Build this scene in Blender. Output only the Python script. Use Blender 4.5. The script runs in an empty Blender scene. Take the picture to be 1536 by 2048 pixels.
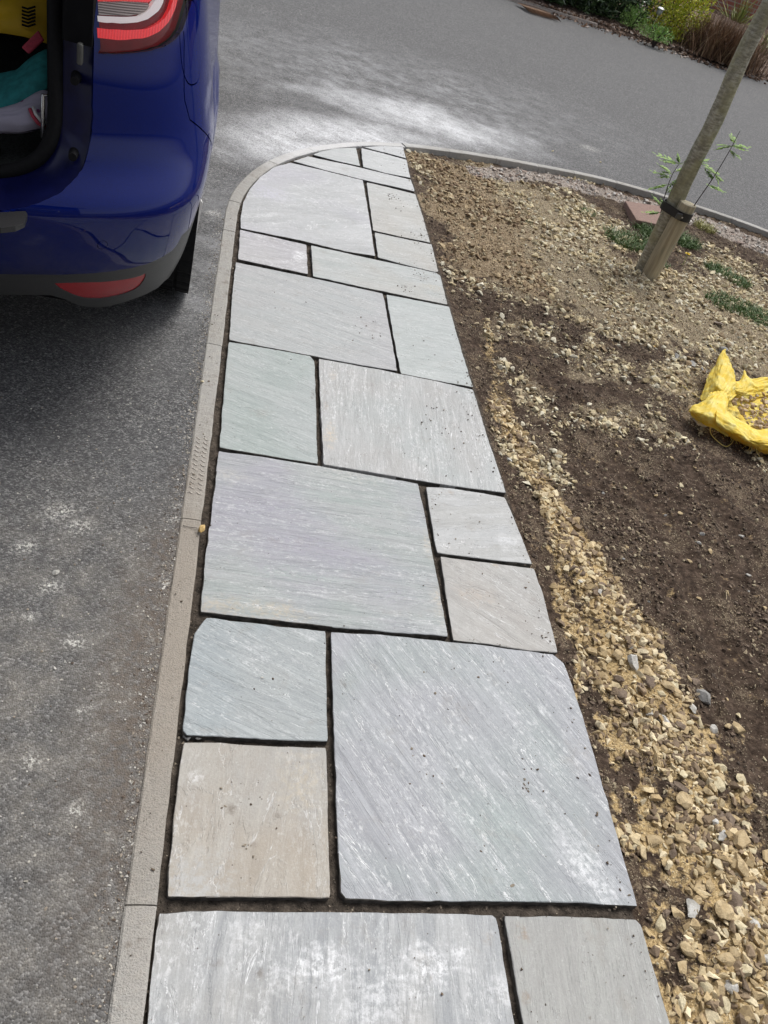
import bpy, bmesh, math, random
import numpy as np
from math import sin, cos, pi, radians, sqrt
from mathutils import Vector, Matrix
from mathutils.geometry import delaunay_2d_cdt, tessellate_polygon
random.seed(7); rng = np.random.default_rng(7)
S = bpy.context.scene

# ------------------------------------------------------------------ camera, world, sun
FPX, PITCH, ROLL, YAW, H = 1576.53, 0.69937, 0.35754158, -0.32612062, 1.45
cd = bpy.data.cameras.new('camera'); cam = bpy.data.objects.new('camera', cd); S.collection.objects.link(cam)
cd.sensor_fit = 'VERTICAL'; cd.sensor_height = 36; cd.lens = 36 * FPX / 2048; cd.clip_start = 0.02; cd.clip_end = 2000
fw = Vector((0, cos(PITCH), -sin(PITCH))); up = Vector((0, sin(PITCH), cos(PITCH))); rt = Vector((1, 0, 0))
r2 = rt * cos(ROLL) + up * sin(ROLL); u2 = -rt * sin(ROLL) + up * cos(ROLL)
M = Matrix((r2, u2, -fw)).transposed(); M = Matrix.Rotation(YAW, 3, 'Z') @ M
cam.matrix_world = Matrix.Translation((0, 0, H)) @ M.to_4x4()
S.camera = cam
S.render.resolution_x, S.render.resolution_y = 768, 1024
SUN_EL, SUN_AZ = radians(60), radians(52)       # azimuth measured from +x towards +y
w = bpy.data.worlds.new('World'); S.world = w; w.use_nodes = True
wn = w.node_tree; bg = wn.nodes['Background']; sky = wn.nodes.new('ShaderNodeTexSky')
sky.sky_type = 'NISHITA'; sky.sun_disc = False; sky.sun_elevation = SUN_EL; sky.sun_rotation = pi / 2 - SUN_AZ
sky.dust_density = 4.0; sky.air_density = 0.8; sky.ozone_density = 1.0
hs = wn.nodes.new('ShaderNodeHueSaturation'); hs.inputs['Saturation'].default_value = 0.35   # thin white overcast
wn.links.new(sky.outputs[0], hs.inputs['Color']); wn.links.new(hs.outputs[0], bg.inputs[0]); bg.inputs[1].default_value = 0.15
sd = bpy.data.lights.new('sun', 'SUN'); sd.energy = 1.2; sd.angle = radians(26); sd.color = (1, 0.97, 0.92)
so = bpy.data.objects.new('sun', sd); S.collection.objects.link(so)
sv = Vector((cos(SUN_EL) * cos(SUN_AZ), cos(SUN_EL) * sin(SUN_AZ), sin(SUN_EL)))
so.rotation_euler = sv.to_track_quat('Z', 'Y').to_euler(); so.location = (0, 0, 6)
S.view_settings.view_transform = 'Standard'; S.view_settings.look = 'None'
S.view_settings.gamma = 1; S.view_settings.exposure = 0.40
S.render.engine = 'CYCLES'

# ------------------------------------------------------------------ pixel ray helpers (measured photo -> metres)
def ray(px, py):
    x, y = (px - 768) / FPX, -(py - 1024) / FPX
    return (M @ Vector((x, y, -1)))
def G(px, py, z=0.0):
    d = ray(px, py); k = (z - H) / d.z
    return (d.x * k, d.y * k)
def GY(px, py, Y):
    d = ray(px, py); k = Y / d.y
    return Vector((d.x * k, Y, H + d.z * k))
MT = np.array(M).T
def PP(P):
    q = (np.asarray(P) - np.array([0, 0, H])) @ MT.T
    return np.stack([768 + FPX * q[..., 0] / -q[..., 2], 1024 - FPX * q[..., 1] / -q[..., 2]], -1)

# ------------------------------------------------------------------ noise
def hsh(ix, iy, seed):
    n = (ix.astype(np.int64) * 374761393 + iy.astype(np.int64) * 668265263 + seed * 974634777) & 0x7fffffff
    n = ((n ^ (n >> 13)) * 1274126177) & 0x7fffffff
    return ((n ^ (n >> 16)) & 0xffff) / 65535.0
def vn(x, y, seed=0):
    ix, iy = np.floor(x), np.floor(y); fx, fy = x - ix, y - iy
    fx = fx * fx * (3 - 2 * fx); fy = fy * fy * (3 - 2 * fy)
    a = hsh(ix, iy, seed); b = hsh(ix + 1, iy, seed); c = hsh(ix, iy + 1, seed); d = hsh(ix + 1, iy + 1, seed)
    return (a * (1 - fx) + b * fx) * (1 - fy) + (c * (1 - fx) + d * fx) * fy
def fbm(x, y, seed=0, o=4):
    s = 0; a = .5; t = 0
    for i in range(o):
        s = s + a * vn(x * 2 ** i + 17.3 * i, y * 2 ** i - 9.1 * i, seed + i); t += a; a *= .5
    return s / t
def cr(pts, n=8, closed=False):
    """Catmull-Rom through points"""
    P = [np.array(p, float) for p in pts]; out = []; m = len(P)
    rg = range(m if closed else m - 1)
    for i in rg:
        p0 = P[(i - 1) % m] if (closed or i > 0) else 2 * P[0] - P[1]
        p1 = P[i]; p2 = P[(i + 1) % m]
        p3 = P[(i + 2) % m] if (closed or i + 2 < m) else 2 * P[-1] - P[-2]
        for k in range(n):
            t = k / n
            out.append(.5 * ((2 * p1) + (-p0 + p2) * t + (2 * p0 - 5 * p1 + 4 * p2 - p3) * t * t + (-p0 + 3 * p1 - 3 * p2 + p3) * t ** 3))
    if not closed: out.append(P[-1])
    return out
def inpoly(x, y, poly):
    x = np.asarray(x); y = np.asarray(y); c = np.zeros(x.shape, bool); n = len(poly)
    for i in range(n):
        x1, y1 = poly[i][0], poly[i][1]; x2, y2 = poly[(i + 1) % n][0], poly[(i + 1) % n][1]
        if y1 == y2: continue
        c ^= ((y1 > y) != (y2 > y)) & (x < (x2 - x1) * (y - y1) / (y2 - y1) + x1)
    return c
def dpl(x, y, pl):
    """distance to polyline and interpolated third value"""
    best = np.full(np.shape(x), 1e9); val = np.zeros(np.shape(x)); alng = np.zeros(np.shape(x)); acc = 0
    for a, b in zip(pl[:-1], pl[1:]):
        dx, dy = b[0] - a[0], b[1] - a[1]; L2 = dx * dx + dy * dy + 1e-12
        t = np.clip(((x - a[0]) * dx + (y - a[1]) * dy) / L2, 0, 1)
        d = np.hypot(x - a[0] - t * dx, y - a[1] - t * dy); m = d < best
        best = np.where(m, d, best)
        if len(a) > 2: val = np.where(m, a[2] + (b[2] - a[2]) * t, val)
        alng = np.where(m, acc + t * sqrt(L2), alng); acc += sqrt(L2)
    return best, val, alng
def ss(a, b, x): t = np.clip((x - a) / (b - a), 0, 1); return t * t * (3 - 2 * t)

# ------------------------------------------------------------------ materials
class NT:
    def __init__(s, name, rough=.7, metal=0.):
        s.m = bpy.data.materials.new(name); s.m.use_nodes = True; s.t = s.m.node_tree; s.b = s.t.nodes['Principled BSDF']
        s.b.inputs['Roughness'].default_value = rough; s.b.inputs['Metallic'].default_value = metal
    def L(s, sock, v):
        if hasattr(v, 'is_linked') or isinstance(v, bpy.types.NodeSocket): s.t.links.new(v, sock)
        else:
            if isinstance(v, (tuple, list)) and len(v) == 3 and sock.type == 'RGBA': v = (*v, 1)
            sock.default_value = v
    def N(s, typ, **k):
        n = s.t.nodes.new('ShaderNode' + typ)
        for a, v in k.items():
            if hasattr(n, a) and a not in ('inputs',) and a not in n.inputs: setattr(n, a, v)
            else: s.L(n.inputs[a], v)
        return n
    def pos(s): return s.N('NewGeometry').outputs['Position']
    def obj(s): return s.N('TexCoord').outputs['Object']
    def map(s, v, rot=0, scale=(1, 1, 1), loc=(0, 0, 0)):
        if rot:
            r = s.N('Mapping'); s.L(r.inputs['Vector'], v); r.inputs['Rotation'].default_value = (0, 0, rot); v = r.outputs[0]
        n = s.N('Mapping'); s.L(n.inputs['Vector'], v); n.inputs['Scale'].default_value = scale; n.inputs['Location'].default_value = loc
        return n.outputs[0]
    def noise(s, v, sc, det=4, rough=.55, dist=0): 
        n = s.N('TexNoise'); s.L(n.inputs['Vector'], v); n.inputs['Scale'].default_value = sc; n.inputs['Detail'].default_value = det
        n.inputs['Roughness'].default_value = rough; n.inputs['Distortion'].default_value = dist
        return n.outputs['Fac']
    def voro(s, v, sc, out='Distance', feature='F1', rnd=1):
        n = s.N('TexVoronoi'); n.feature = feature; s.L(n.inputs['Vector'], v); n.inputs['Scale'].default_value = sc; n.inputs['Randomness'].default_value = rnd
        return n.outputs[out]
    def mr(s, v, a, b, c=0., d=1., smooth=True):
        n = s.N('MapRange'); n.interpolation_type = 'SMOOTHSTEP' if smooth else 'LINEAR'
        for k, q in zip(('Value', 'From Min', 'From Max', 'To Min', 'To Max'), (v, a, b, c, d)): s.L(n.inputs[k], q)
        return n.outputs[0]
    def ma(s, op, a, b=0.):
        n = s.N('Math'); n.operation = op; s.L(n.inputs[0], a); s.L(n.inputs[1], b); return n.outputs[0]
    def mix(s, f, a, b, bt='MIX'):
        n = s.N('Mix'); n.data_type = 'RGBA'; n.blend_type = bt
        s.L(n.inputs[0], f); s.L(n.inputs[6], a); s.L(n.inputs[7], b); return n.outputs[2]
    def ramp(s, f, st):
        n = s.N('ValToRGB'); s.L(n.inputs[0], f); e = n.color_ramp.elements
        while len(e) < len(st): e.new(.5)
        for q, (p, c) in zip(e, st): q.position = p; q.color = (*c, 1)
        return n.outputs[0]
    def attr(s, name, out='Fac'):
        n = s.N('Attribute'); n.attribute_name = name; return n.outputs[out]
    def bump(s, h, st=.5, d=.005, prev=None):
        n = s.N('Bump'); s.L(n.inputs['Height'], h); n.inputs['Strength'].default_value = st; n.inputs['Distance'].default_value = d
        if prev is not None: s.L(n.inputs['Normal'], prev)
        return n.outputs[0]
    def blob(s, P, c, rad, stretch=1., ang=0, edge=.6, nz=None, amp=.6):
        """soft noisy patch centred on world point c"""
        v = s.N('VectorMath'); v.operation = 'SUBTRACT'; s.L(v.inputs[0], P); v.inputs[1].default_value = (c[0], c[1], 0)
        m = s.map(v.outputs[0], -ang, (1 / (rad * stretch), 1 / rad, 0))
        l = s.N('VectorMath'); l.operation = 'LENGTH'; s.L(l.inputs[0], m); d = l.outputs['Value']
        if nz is not None: d = s.ma('ADD', d, s.ma('MULTIPLY', s.ma('SUBTRACT', nz, .5), amp * 2))
        return s.mr(d, edge * .35, 1.0, 1., 0.)
    def out(s, col=None, normal=None, rough=None, **k):
        if col is not None: s.L(s.b.inputs['Base Color'], col)
        if normal is not None: s.L(s.b.inputs['Normal'], normal)
        if rough is not None: s.L(s.b.inputs['Roughness'], rough)
        for a, v in k.items(): s.L(s.b.inputs[a.replace('_', ' ')], v)
        return s.m
def simple(name, col, rough=.6, metal=0., nz=.15, nsc=40, bump=0., **k):
    s = NT(name, rough, metal); P = s.obj(); n = s.noise(P, nsc, 3)
    c = s.mix(s.mr(n, .3, .7), tuple(x * (1 - nz) for x in col), tuple(min(1, x * (1 + nz)) for x in col))
    return s.out(c, s.bump(n, bump, .002) if bump else None, **k)

# ------------------------------------------------------------------ object helpers
def tag(o, label=None, cat=None, group=None, kind=None):
    if label: o['label'] = label
    if cat: o['category'] = cat
    if group: o['group'] = group
    if kind: o['kind'] = kind
    return o
def empty(name, loc=(0, 0, 0), rz=0):
    o = bpy.data.objects.new(name, None); S.collection.objects.link(o); o.location = loc; o.rotation_euler = (0, 0, rz); o.empty_display_size = .05; return o
def mesh(name, v, f, mat=None, parent=None, smooth=False, origin=None):
    me = bpy.data.meshes.new(name)
    if isinstance(v, np.ndarray) and isinstance(f, np.ndarray):
        me.vertices.add(len(v)); me.vertices.foreach_set('co', np.asarray(v, np.float32).ravel())
        k = f.shape[1]; me.loops.add(f.size); me.loops.foreach_set('vertex_index', f.astype(np.int32).ravel())
        me.polygons.add(len(f)); me.polygons.foreach_set('loop_start', np.arange(0, f.size, k, dtype=np.int32))
        me.update(calc_edges=True)
    else:
        me.from_pydata([tuple(map(float, p)) for p in v], [], [tuple(int(i) for i in q) for q in f])
    me.polygons.foreach_set('use_smooth', [bool(smooth)] * len(me.polygons))
    me.validate(); me.update()
    if mat: me.materials.append(mat)
    o = bpy.data.objects.new(name, me); S.collection.objects.link(o)
    if origin is not None:
        me.transform(Matrix.Translation(-Vector(origin))); o.location = origin
    if parent: o.parent = parent
    return o
def tube(pts, rads, n=8, cap=True):
    pts = [Vector(p) for p in pts]; V = []; F = []; m = len(pts)
    if not hasattr(rads, '__len__'): rads = [rads] * m
    t0 = (pts[1] - pts[0]).normalized(); ref = Vector((0, 0, 1)) if abs(t0.z) < .9 else Vector((1, 0, 0)); nrm = t0.cross(ref).normalized()
    for i, p in enumerate(pts):
        t = (pts[min(i + 1, m - 1)] - pts[max(i - 1, 0)]).normalized(); nrm = (nrm - t * nrm.dot(t)).normalized(); b = t.cross(nrm)
        for k in range(n):
            a = 2 * pi * k / n; V.append(p + (nrm * cos(a) + b * sin(a)) * rads[i])
    for i in range(m - 1):
        for k in range(n): F.append((i * n + k, i * n + (k + 1) % n, (i + 1) * n + (k + 1) % n, (i + 1) * n + k))
    if cap: F += [tuple(range(n))[::-1], tuple(range((m - 1) * n, m * n))]
    return V, F
def join(*parts):
    V = []; F = []
    for v, f in parts:
        o = len(V); V += list(v); F += [tuple(i + o for i in q) for q in f]
    return V, F
def box(x0, x1, y0, y1, z0, z1):
    V = [(x, y, z) for z in (z0, z1) for y in (y0, y1) for x in (x0, x1)]
    return V, [(0, 2, 3, 1), (4, 5, 7, 6), (0, 1, 5, 4), (2, 6, 7, 3), (0, 4, 6, 2), (1, 3, 7, 5)]
def bevel(o, w=.004, seg=2):
    m = o.modifiers.new('bevel', 'BEVEL'); m.width = w; m.segments = seg; m.limit_method = 'ANGLE'; return o

# ================================================================== THE GROUND
# outer line of the edging: up the left side, round the end, along the far kerb (top outer edge)
OUT_PX = [(460, 395), (473, 374), (491, 355), (510, 340), (531, 326), (575, 305), (619, 292.5), (673, 285), (730, 282), (790, 286), (850, 291.5), (905, 299), (960, 307.5), (1020, 317), (1084, 330), (1159, 343), (1230, 360), (1309, 382.5), (1369, 401), (1470, 434), (1536, 459)]
IN_PX = [(477, 411), (484, 391), (497, 372), (520, 346), (553, 324), (604, 307), (655, 298), (713, 291), (760, 289), (806, 292), (850, 297.5), (905, 304.5), (960, 313), (1020, 323), (1084, 336), (1159, 349.5), (1230, 366.5), (1309, 389), (1369, 408), (1470, 441.5), (1536, 467)]
def arcpts():
    o = [np.array(G(*p)) for p in cr(OUT_PX, 6)]; i = [np.array(G(*p)) for p in cr(IN_PX, 6)]
    return o, i
_o, _i = arcpts()
# centre line as the mean, then a true 50 mm wide strip about it
cl = [(0.5 * (a + b)) for a, b in zip(_o, _i)]
# smooth
def smooth(pl, it=25):
    P = np.array(pl)
    for _ in range(it): P[1:-1] = .25 * P[:-2] + .5 * P[1:-1] + .25 * P[2:]
    return P
cl = smooth(cl, 14)
left = np.array([[0.024, y] for y in np.arange(-1.2, cl[0][1] - .06, .05)])
e = cl[-1]; d = cl[-1] - cl[-8]; ang = math.atan2(d[1], d[0])
ext = []; p = e.copy()
for k in range(150):
    ang -= .016; p = p + .05 * np.array([cos(ang), sin(ang)]); ext.append(p.copy())
CL = np.vstack([left, smooth(np.vstack([left[-4:], cl]), 6)[4:], ext])
dd = np.r_[0, np.cumsum(np.hypot(*np.diff(CL, axis=0).T))]
def CLat(s):
    x = np.interp(s, dd, CL[:, 0]); y = np.interp(s, dd, CL[:, 1]); return np.array([x, y])
def CLn(s):
    t = CLat(s + .02) - CLat(s - .02); t /= np.hypot(*t); return np.array([t[1], -t[0]])     # points right / inward
EW = 0.026
loop_out = [tuple(CLat(s) - CLn(s) * EW) for s in np.arange(0.03, dd[-1] - .03, .04)]

# --- asphalt
a = NT('asphalt', .62); P = a.pos()
v1 = a.voro(P, 260, 'Color'); sep = a.N('SeparateColor'); a.L(sep.inputs[0], v1); g1 = sep.outputs[0]
v2 = a.voro(P, 520, 'Distance'); n1 = a.noise(P, 2.2, 5, .6); n2 = a.noise(P, 14, 4, .65); n3 = a.noise(P, 60, 3, .7)
agg = a.ramp(g1, [(0, (.04, .04, .041)), (.45, (.105, .105, .105)), (.8, (.19, .19, .188)), (1, (.36, .355, .345))])
col = a.mix(a.mr(n1, .3, .75, .0, .5), agg, (.125, .125, .125))
col = a.mix(a.mr(n3, .35, .65, 0, .35), col, (.05, .05, .052))
# sandy dirt trodden over the near part
def M_(*ms):
    r = ms[0]
    for m in ms[1:]: r = a.ma('MAXIMUM', r, m)
    return r
dirt = M_(a.blob(P, G(110, 1480), .62, 1.6, 1.5, .4, n1, .5), a.blob(P, G(200, 1900), .5, 1.2, 1.4, .4, n1, .5))
col = a.mix(a.ma('MULTIPLY', a.mr(n2, .3, .7, .15, .75), a.ma('MULTIPLY', dirt, .7)), col, (.24, .22, .19))
br = a.blob(P, G(300, 1330), .16, 5, 1.52, .4, n2, .6)
col = a.mix(a.ma('MULTIPLY', br, a.mr(n3, .35, .65, .2, .8)), col, (.15, .122, .098))
# pale cement dust at the end of the path
st = a.map(P, .55, (1.3, 3.2, 1)); ns = a.noise(st, 4.5, 6, .75); dn = a.noise(P, 6, 6, .75)
dust = M_(a.blob(P, G(700, 268), .45, 2.4, .50, .3, n1, .3), a.blob(P, G(600, 290), .26, 3.0, .62, .3, n1, .25), a.blob(P, G(560, 285), .42, 1.5, .9, .3, n1, .4), a.blob(P, G(860, 240), .5, 2.2, .12, .3, n1, .5))
dm = a.ma('MULTIPLY', dust, a.mr(a.ma('MULTIPLY', ns, dn), .14, .34, .52, 1.))
col = a.mix(a.ma('MULTIPLY', dm, a.mr(g1, 0, .7, .45, 1.)), col, (.74, .75, .76))
soft = M_(a.blob(P, G(780, 170), 1.6, 1.8, .3, .2, n1, .4), a.blob(P, G(440, 480), .5, 2.2, 1.5, .2, n1, .4))
col = a.mix(a.ma('MULTIPLY', soft, a.mr(dn, .35, .7, .0, .38)), col, (.5, .51, .52))
# scuffs: pale streaks and spots
sp = a.ma('MULTIPLY', a.mr(a.noise(a.map(P, .5, (1, 6, 1)), 3, 4, .75), .64, .74), a.mr(dn, .48, .62))
col = a.mix(a.ma('MULTIPLY', sp, .55), col, (.5, .49, .46))
w1 = M_(*[a.blob(P, G(*q), r * .8, 1.3, .5, .2, n3, 1.1) for q, r in [((120, 1020), .07), ((160, 1050), .06), ((352, 1010), .02), ((350, 1033), .028), ((428, 424), .06), ((50, 1090), .05), ((100, 1170), .05), ((150, 1280), .05), ((170, 1420), .035), ((330, 1160), .03), ((60, 1230), .03), ((1180, 295), .15), ((60, 1520), .03), ((150, 1620), .03)]])
n4 = a.noise(P, 130, 3, .7); col = a.mix(a.ma('MULTIPLY', w1, a.ma('MULTIPLY', a.mr(n3, .42, .56), a.mr(n4, .44, .58, 0, 1.))), col, (.66, .65, .60))
lg = a.ma('MULTIPLY', a.mr(n2, .50, .66), a.mr(n4, .52, .64)); col = a.mix(a.ma('MULTIPLY', lg, a.mr(dirt, 0, 1, .10, .45)), col, (.48, .46, .41))
ws = a.N('SeparateColor'); a.L(ws.inputs[0], a.voro(P, 95, 'Color')); wd = a.voro(P, 95, 'Distance')
grit = a.ma('MULTIPLY', a.ma('GREATER_THAN', ws.outputs[1], .93), a.mr(wd, .12, .3, 1, 0))
col = a.mix(a.ma('MULTIPLY', grit, a.mr(n2, .4, .6, .1, .9)), col, (.55, .52, .45))
hgt = a.ma('ADD', a.ma('MULTIPLY', a.voro(P, 260, 'Distance'), -1.), a.ma('MULTIPLY', a.noise(P, 140, 3, .6), .5))
asph = a.out(col, a.bump(a.ma('ADD', hgt, a.ma('MULTIPLY', n2, .4)), .7, .0035), a.mr(n3, .3, .7, .78, .95), Specular_IOR_Level=.3)
bigp = [(-160, -160), (160, -160), (160, 160), (-160, 160)]
hole = [Vector((x, y, 0)) for x, y in loop_out]
# cut the bed out of the sheet: the sheet is made of a frame between bed loop and big square
ring = [(-160., -1.2), (-160., 160.), (160., 160.), (160., -160.), (-160., -160.)]
x_end, y_end = loop_out[-1]
poly = [Vector((x, y, 0)) for x, y in loop_out]
outer = [Vector((x, y, 0)) for x, y in bigp]
tr = tessellate_polygon([outer, poly[::-1]])
allv = outer + poly[::-1]
drive = mesh('driveway', [(p.x, p.y, -0.006) for p in allv], [t for t in tr], asph); tag(drive, kind='structure')
for pl in drive.data.polygons:
    if pl.normal.z < 0: pl.flip()

# --- soil bed (also the bedding seen in the joints)
def px2(pts): return [G(*p[:2], -.03) + tuple(p[2:]) for p in pts]
ochre_line = px2([(975, 640, .012), (985, 720, .03), (1010, 830, .045), (1040, 900, .05), (1110, 1010, .05), (1165, 1110, .085), (1215, 1210, .10), (1270, 1320, .10), (1330, 1450, .10), (1390, 1600, .115), (1440, 1760, .13), (1480, 1900, .16), (1500, 2048, .18), (1500, 2300, .18)])
pale_poly = px2([(840, 315), (930, 322), (1050, 350), (1130, 372), (1170, 430), (1215, 490), (1270, 545), (1340, 520), (1420, 520), (1536, 560), (1640, 640), (1640, 760), (1500, 740), (1400, 760), (1340, 760), (1260, 700), (1180, 650), (1100, 610), (1000, 560), (950, 500), (900, 430), (860, 380)])
sand_poly = px2([(815, 305), (950, 330), (1010, 400), (1080, 500), (1090, 600), (1000, 560), (930, 540), (890, 500), (850, 400)])
shin = px2([(960, 345, .1), (1080, 350, .12), (1180, 378, .13), (1290, 410, .13), (1400, 440, .15), (1536, 500, .2), (1700, 580, .25)])
heap_line = px2([(1125, 1110, .05), (1200, 1200, .06), (1290, 1330, .06), (1370, 1500, .07), (1430, 1680, .09), (1490, 1900, .12), (1520, 2060, .14)])
track1 = px2([(1180, 880, .05), (1297, 995, .055), (1360, 1110, .055), (1410, 1230, .055), (1459, 1335, .055), (1520, 1480, .055), (1600, 1700, .05)])
track2 = px2([(1360, 920, .045), (1430, 1010, .045), (1500, 1110, .045), (1600, 1300, .045)])
def sdist(x, y, poly):
    d, _, _ = dpl(x, y, [tuple(p[:2]) for p in poly] + [tuple(poly[0][:2])]); return np.where(inpoly(x, y, poly), d, -d)
mid_poly = px2([(915, 470), (1010, 540), (1120, 600), (1260, 690), (1400, 780), (1420, 880), (1250, 870), (1150, 860), (1080, 930), (1010, 860), (965, 740)])
speck_line = px2([(1120, 1180, .03), (1175, 1380, .09), (1235, 1560, .10), (1290, 1750, .12), (1330, 1930, .14), (1380, 2120, .18)])
def masks(x, y):
    n = fbm(x * 6, y * 6, 3); n2 = fbm(x * 25, y * 25, 9, 3)
    d, wd, al = dpl(x, y, ochre_line)
    och = 1 - ss(.35, 1.25, d / (wd * 1.2 + 1e-6) + (n - .5) * 1.5 + (n2 - .5) * .9)
    d2, w2, _ = dpl(x, y, speck_line); sk_ = (1 - ss(.5, 1.2, d2 / (w2 + 1e-6))) * ss(.50, .60, fbm(x * 14 + 3, y * 14, 44, 4)) * .75
    och = np.maximum(och, sk_)
    nb_ = fbm(x * 2.6, y * 2.6, 15, 4); pl = ss(-.34, .22, sdist(x, y, pale_poly) + (nb_ - .5) * .8 + (n - .5) * .55 + (n2 - .5) * .3)
    sa = ss(-.14, .14, sdist(x, y, sand_poly) + (nb_ - .5) * .5 + (n - .5) * .3)
    ds, wsd, _ = dpl(x, y, shin); sh = 1 - ss(.6, 1.1, ds / (wsd + 1e-6) + (n - .5) * .5)
    md = ss(-.25, .15, sdist(x, y, mid_poly) + (nb_ - .5) * .5 + (n - .5) * .5) * ss(.36, .60, fbm(x * 9 + 2, y * 9, 61, 4)); och = och * (1 - .55 * ss(1.9, 2.5, y)); pl = np.maximum(pl, md * .62)
    return och, pl, sa, sh, n, n2
def soil_z(x, y, fine=True):
    n = fbm(x * 4, y * 4, 21); z = -.034 + (n - .5) * .03
    z += .004 * ss(3.6, 5.0, y)
    dh, wh, _ = dpl(x, y, heap_line); z += .022 * np.exp(-(dh / (wh * 1.3)) ** 2)
    for tk in (track1, track2):
        dt, wt, al = dpl(x, y, tk); k = np.exp(-(dt / wt) ** 4)
        z += -.008 * k + .004 * np.exp(-((dt - wt * 1.35) / (wt * .3)) ** 2)
        z += k * .0042 * np.sin(al * 2 * pi / .036 + 2.5 * np.sin(dt * 55)) * ss(.3, .5, fbm(x * 7, y * 7, 71, 2)); calm = np.maximum(k, np.zeros_like(z)) if tk is track1 else np.maximum(calm, k)
    if fine:
        rgh = 1.
        z += ((fbm(x * 30, y * 30, 31, 3) - .5) * .026 + (vn(x * 95, y * 95, 41) - .5) * .007) * (1 - .85 * calm)
    # under and right beside the paving: bedding level then rises to the slab edge
    xe = 0.975
    inside = ss(xe + .012, xe - .004, x)
    near = ss(xe + .12, xe + .01, x)
    z = z * (1 - near) + near * (-.020 + (fbm(x * 40, y * 40, 55, 3) - .5) * .012)
    z = z * (1 - inside) + inside * (-.016 + (fbm(x * 55, y * 55, 61, 3) - .5) * .012)
    return z
xs = np.arange(-.02, 4.9, .0105); ys = np.arange(-.8, 5.45, .0105)
X, Y = np.meshgrid(xs, ys); Z = soil_z(X, Y)
dk, _, _ = dpl(X, Y, [tuple(p) for p in CL[::3]])
# keep the sheet under the driveway beyond the kerb line
outm = ~inpoly(X, Y, [tuple(p) for p in CL]); Z = np.where(outm, -.08, Z)
V = np.stack([X, Y, Z], -1).reshape(-1, 3); ny, nx = X.shape
I = np.arange(ny * nx).reshape(ny, nx)
F = np.stack([I[:-1, :-1], I[:-1, 1:], I[1:, 1:], I[1:, :-1]], -1)
keep = ~(outm[:-1, :-1] & outm[1:, 1:] & outm[:-1, 1:] & outm[1:, :-1])
F = F[keep]
s = NT('soil', .95); P = s.pos()
och, pal, san, shi, nn, nn2 = masks(X, Y)
jnt = ((X < .985) & (X > .0)).astype(float)
na = s.noise(P, 45, 5, .7); nb = s.noise(P, 160, 4, .7); nc = s.noise(P, 9, 4, .6)
dark = s.ramp(na, [(.3, (.020, .013, .009)), (.5, (.062, .043, .031)), (.72, (.14, .10, .074))])
midc = s.ramp(nb, [(.3, (.055, .037, .025)), (.5, (.13, .095, .065)), (.7, (.34, .28, .19))])
dark = s.mix(s.mr(s.ma('ADD', nc, s.ma('MULTIPLY', s.ma('SUBTRACT', nb, .5), .8)), .54, .70, 0, .7), dark, midc)
ochc = s.ramp(nb, [(.3, (.18, .12, .06)), (.5, (.46, .335, .165)), (.7, (.78, .61, .35))])
sanc = s.ramp(nb, [(.3, (.10, .066, .038)), (.5, (.25, .185, .115)), (.7, (.55, .46, .32))])
palc = s.ramp(nb, [(.3, (.10, .075, .05)), (.5, (.24, .19, .125)), (.7, (.56, .49, .35))])
shic = s.ramp(nb, [(.3, (.14, .11, .09)), (.5, (.33, .28, .24)), (.7, (.58, .54, .49))])
jc = s.ramp(na, [(.3, (.022, .019, .016)), (.55, (.085, .070, .056)), (.8, (.19, .16, .13))])
c = s.mix(s.mr(s.ma('ADD', s.attr('pale'), s.ma('MULTIPLY', s.ma('SUBTRACT', na, .5), 1.2)), .3, .9, 0, .9), dark, palc)
c = s.mix(s.mr(s.ma('ADD', s.attr('sand'), s.ma('MULTIPLY', s.ma('SUBTRACT', na, .5), 1.4)), .3, .9, 0, .9), c, sanc)
c = s.mix(s.mr(s.ma('ADD', s.attr('shingle'), s.ma('MULTIPLY', s.ma('SUBTRACT', na, .5), 1.2)), .3, .8), c, shic)
c = s.mix(s.mr(s.ma('ADD', s.attr('ochre'), s.ma('ADD', s.ma('MULTIPLY', s.ma('SUBTRACT', na, .5), 1.8), s.ma('MULTIPLY', s.ma('SUBTRACT', s.noise(P, 16, 5, .7), .5), 1.9))), .22, .82), c, ochc)
# fine pale grit everywhere in the bed
vsep = s.N('SeparateColor'); s.L(vsep.inputs[0], s.voro(P, 170, 'Color')); vd = s.voro(P, 170, 'Distance')
gr = s.ma('MULTIPLY', s.ma('GREATER_THAN', vsep.outputs[0], s.mr(nc, .35, .65, .95, .60)), s.mr(vd, .15, .42, 1, 0))
c = s.mix(s.ma('MULTIPLY', gr, .8), c, (.50, .42, .30))
c = s.mix(s.attr('joint'), c, jc)
hb = s.ma('ADD', s.ma('MULTIPLY', na, .8), s.ma('ADD', s.ma('MULTIPLY', nb, .4), s.ma('MULTIPLY', gr, .25)))
soilm = s.out(c, s.bump(hb, .9, .012), Specular_IOR_Level=.15)
soil = mesh('soil_ground', V, F, soilm, smooth=True); tag(soil, kind='structure')
for nm, arr in (('ochre', och), ('pale', pal), ('sand', san), ('shingle', shi), ('joint', jnt)):
    at = soil.data.attributes.new(nm, 'FLOAT', 'POINT'); at.data.foreach_set('value', arr.ravel().astype(np.float32))

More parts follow.
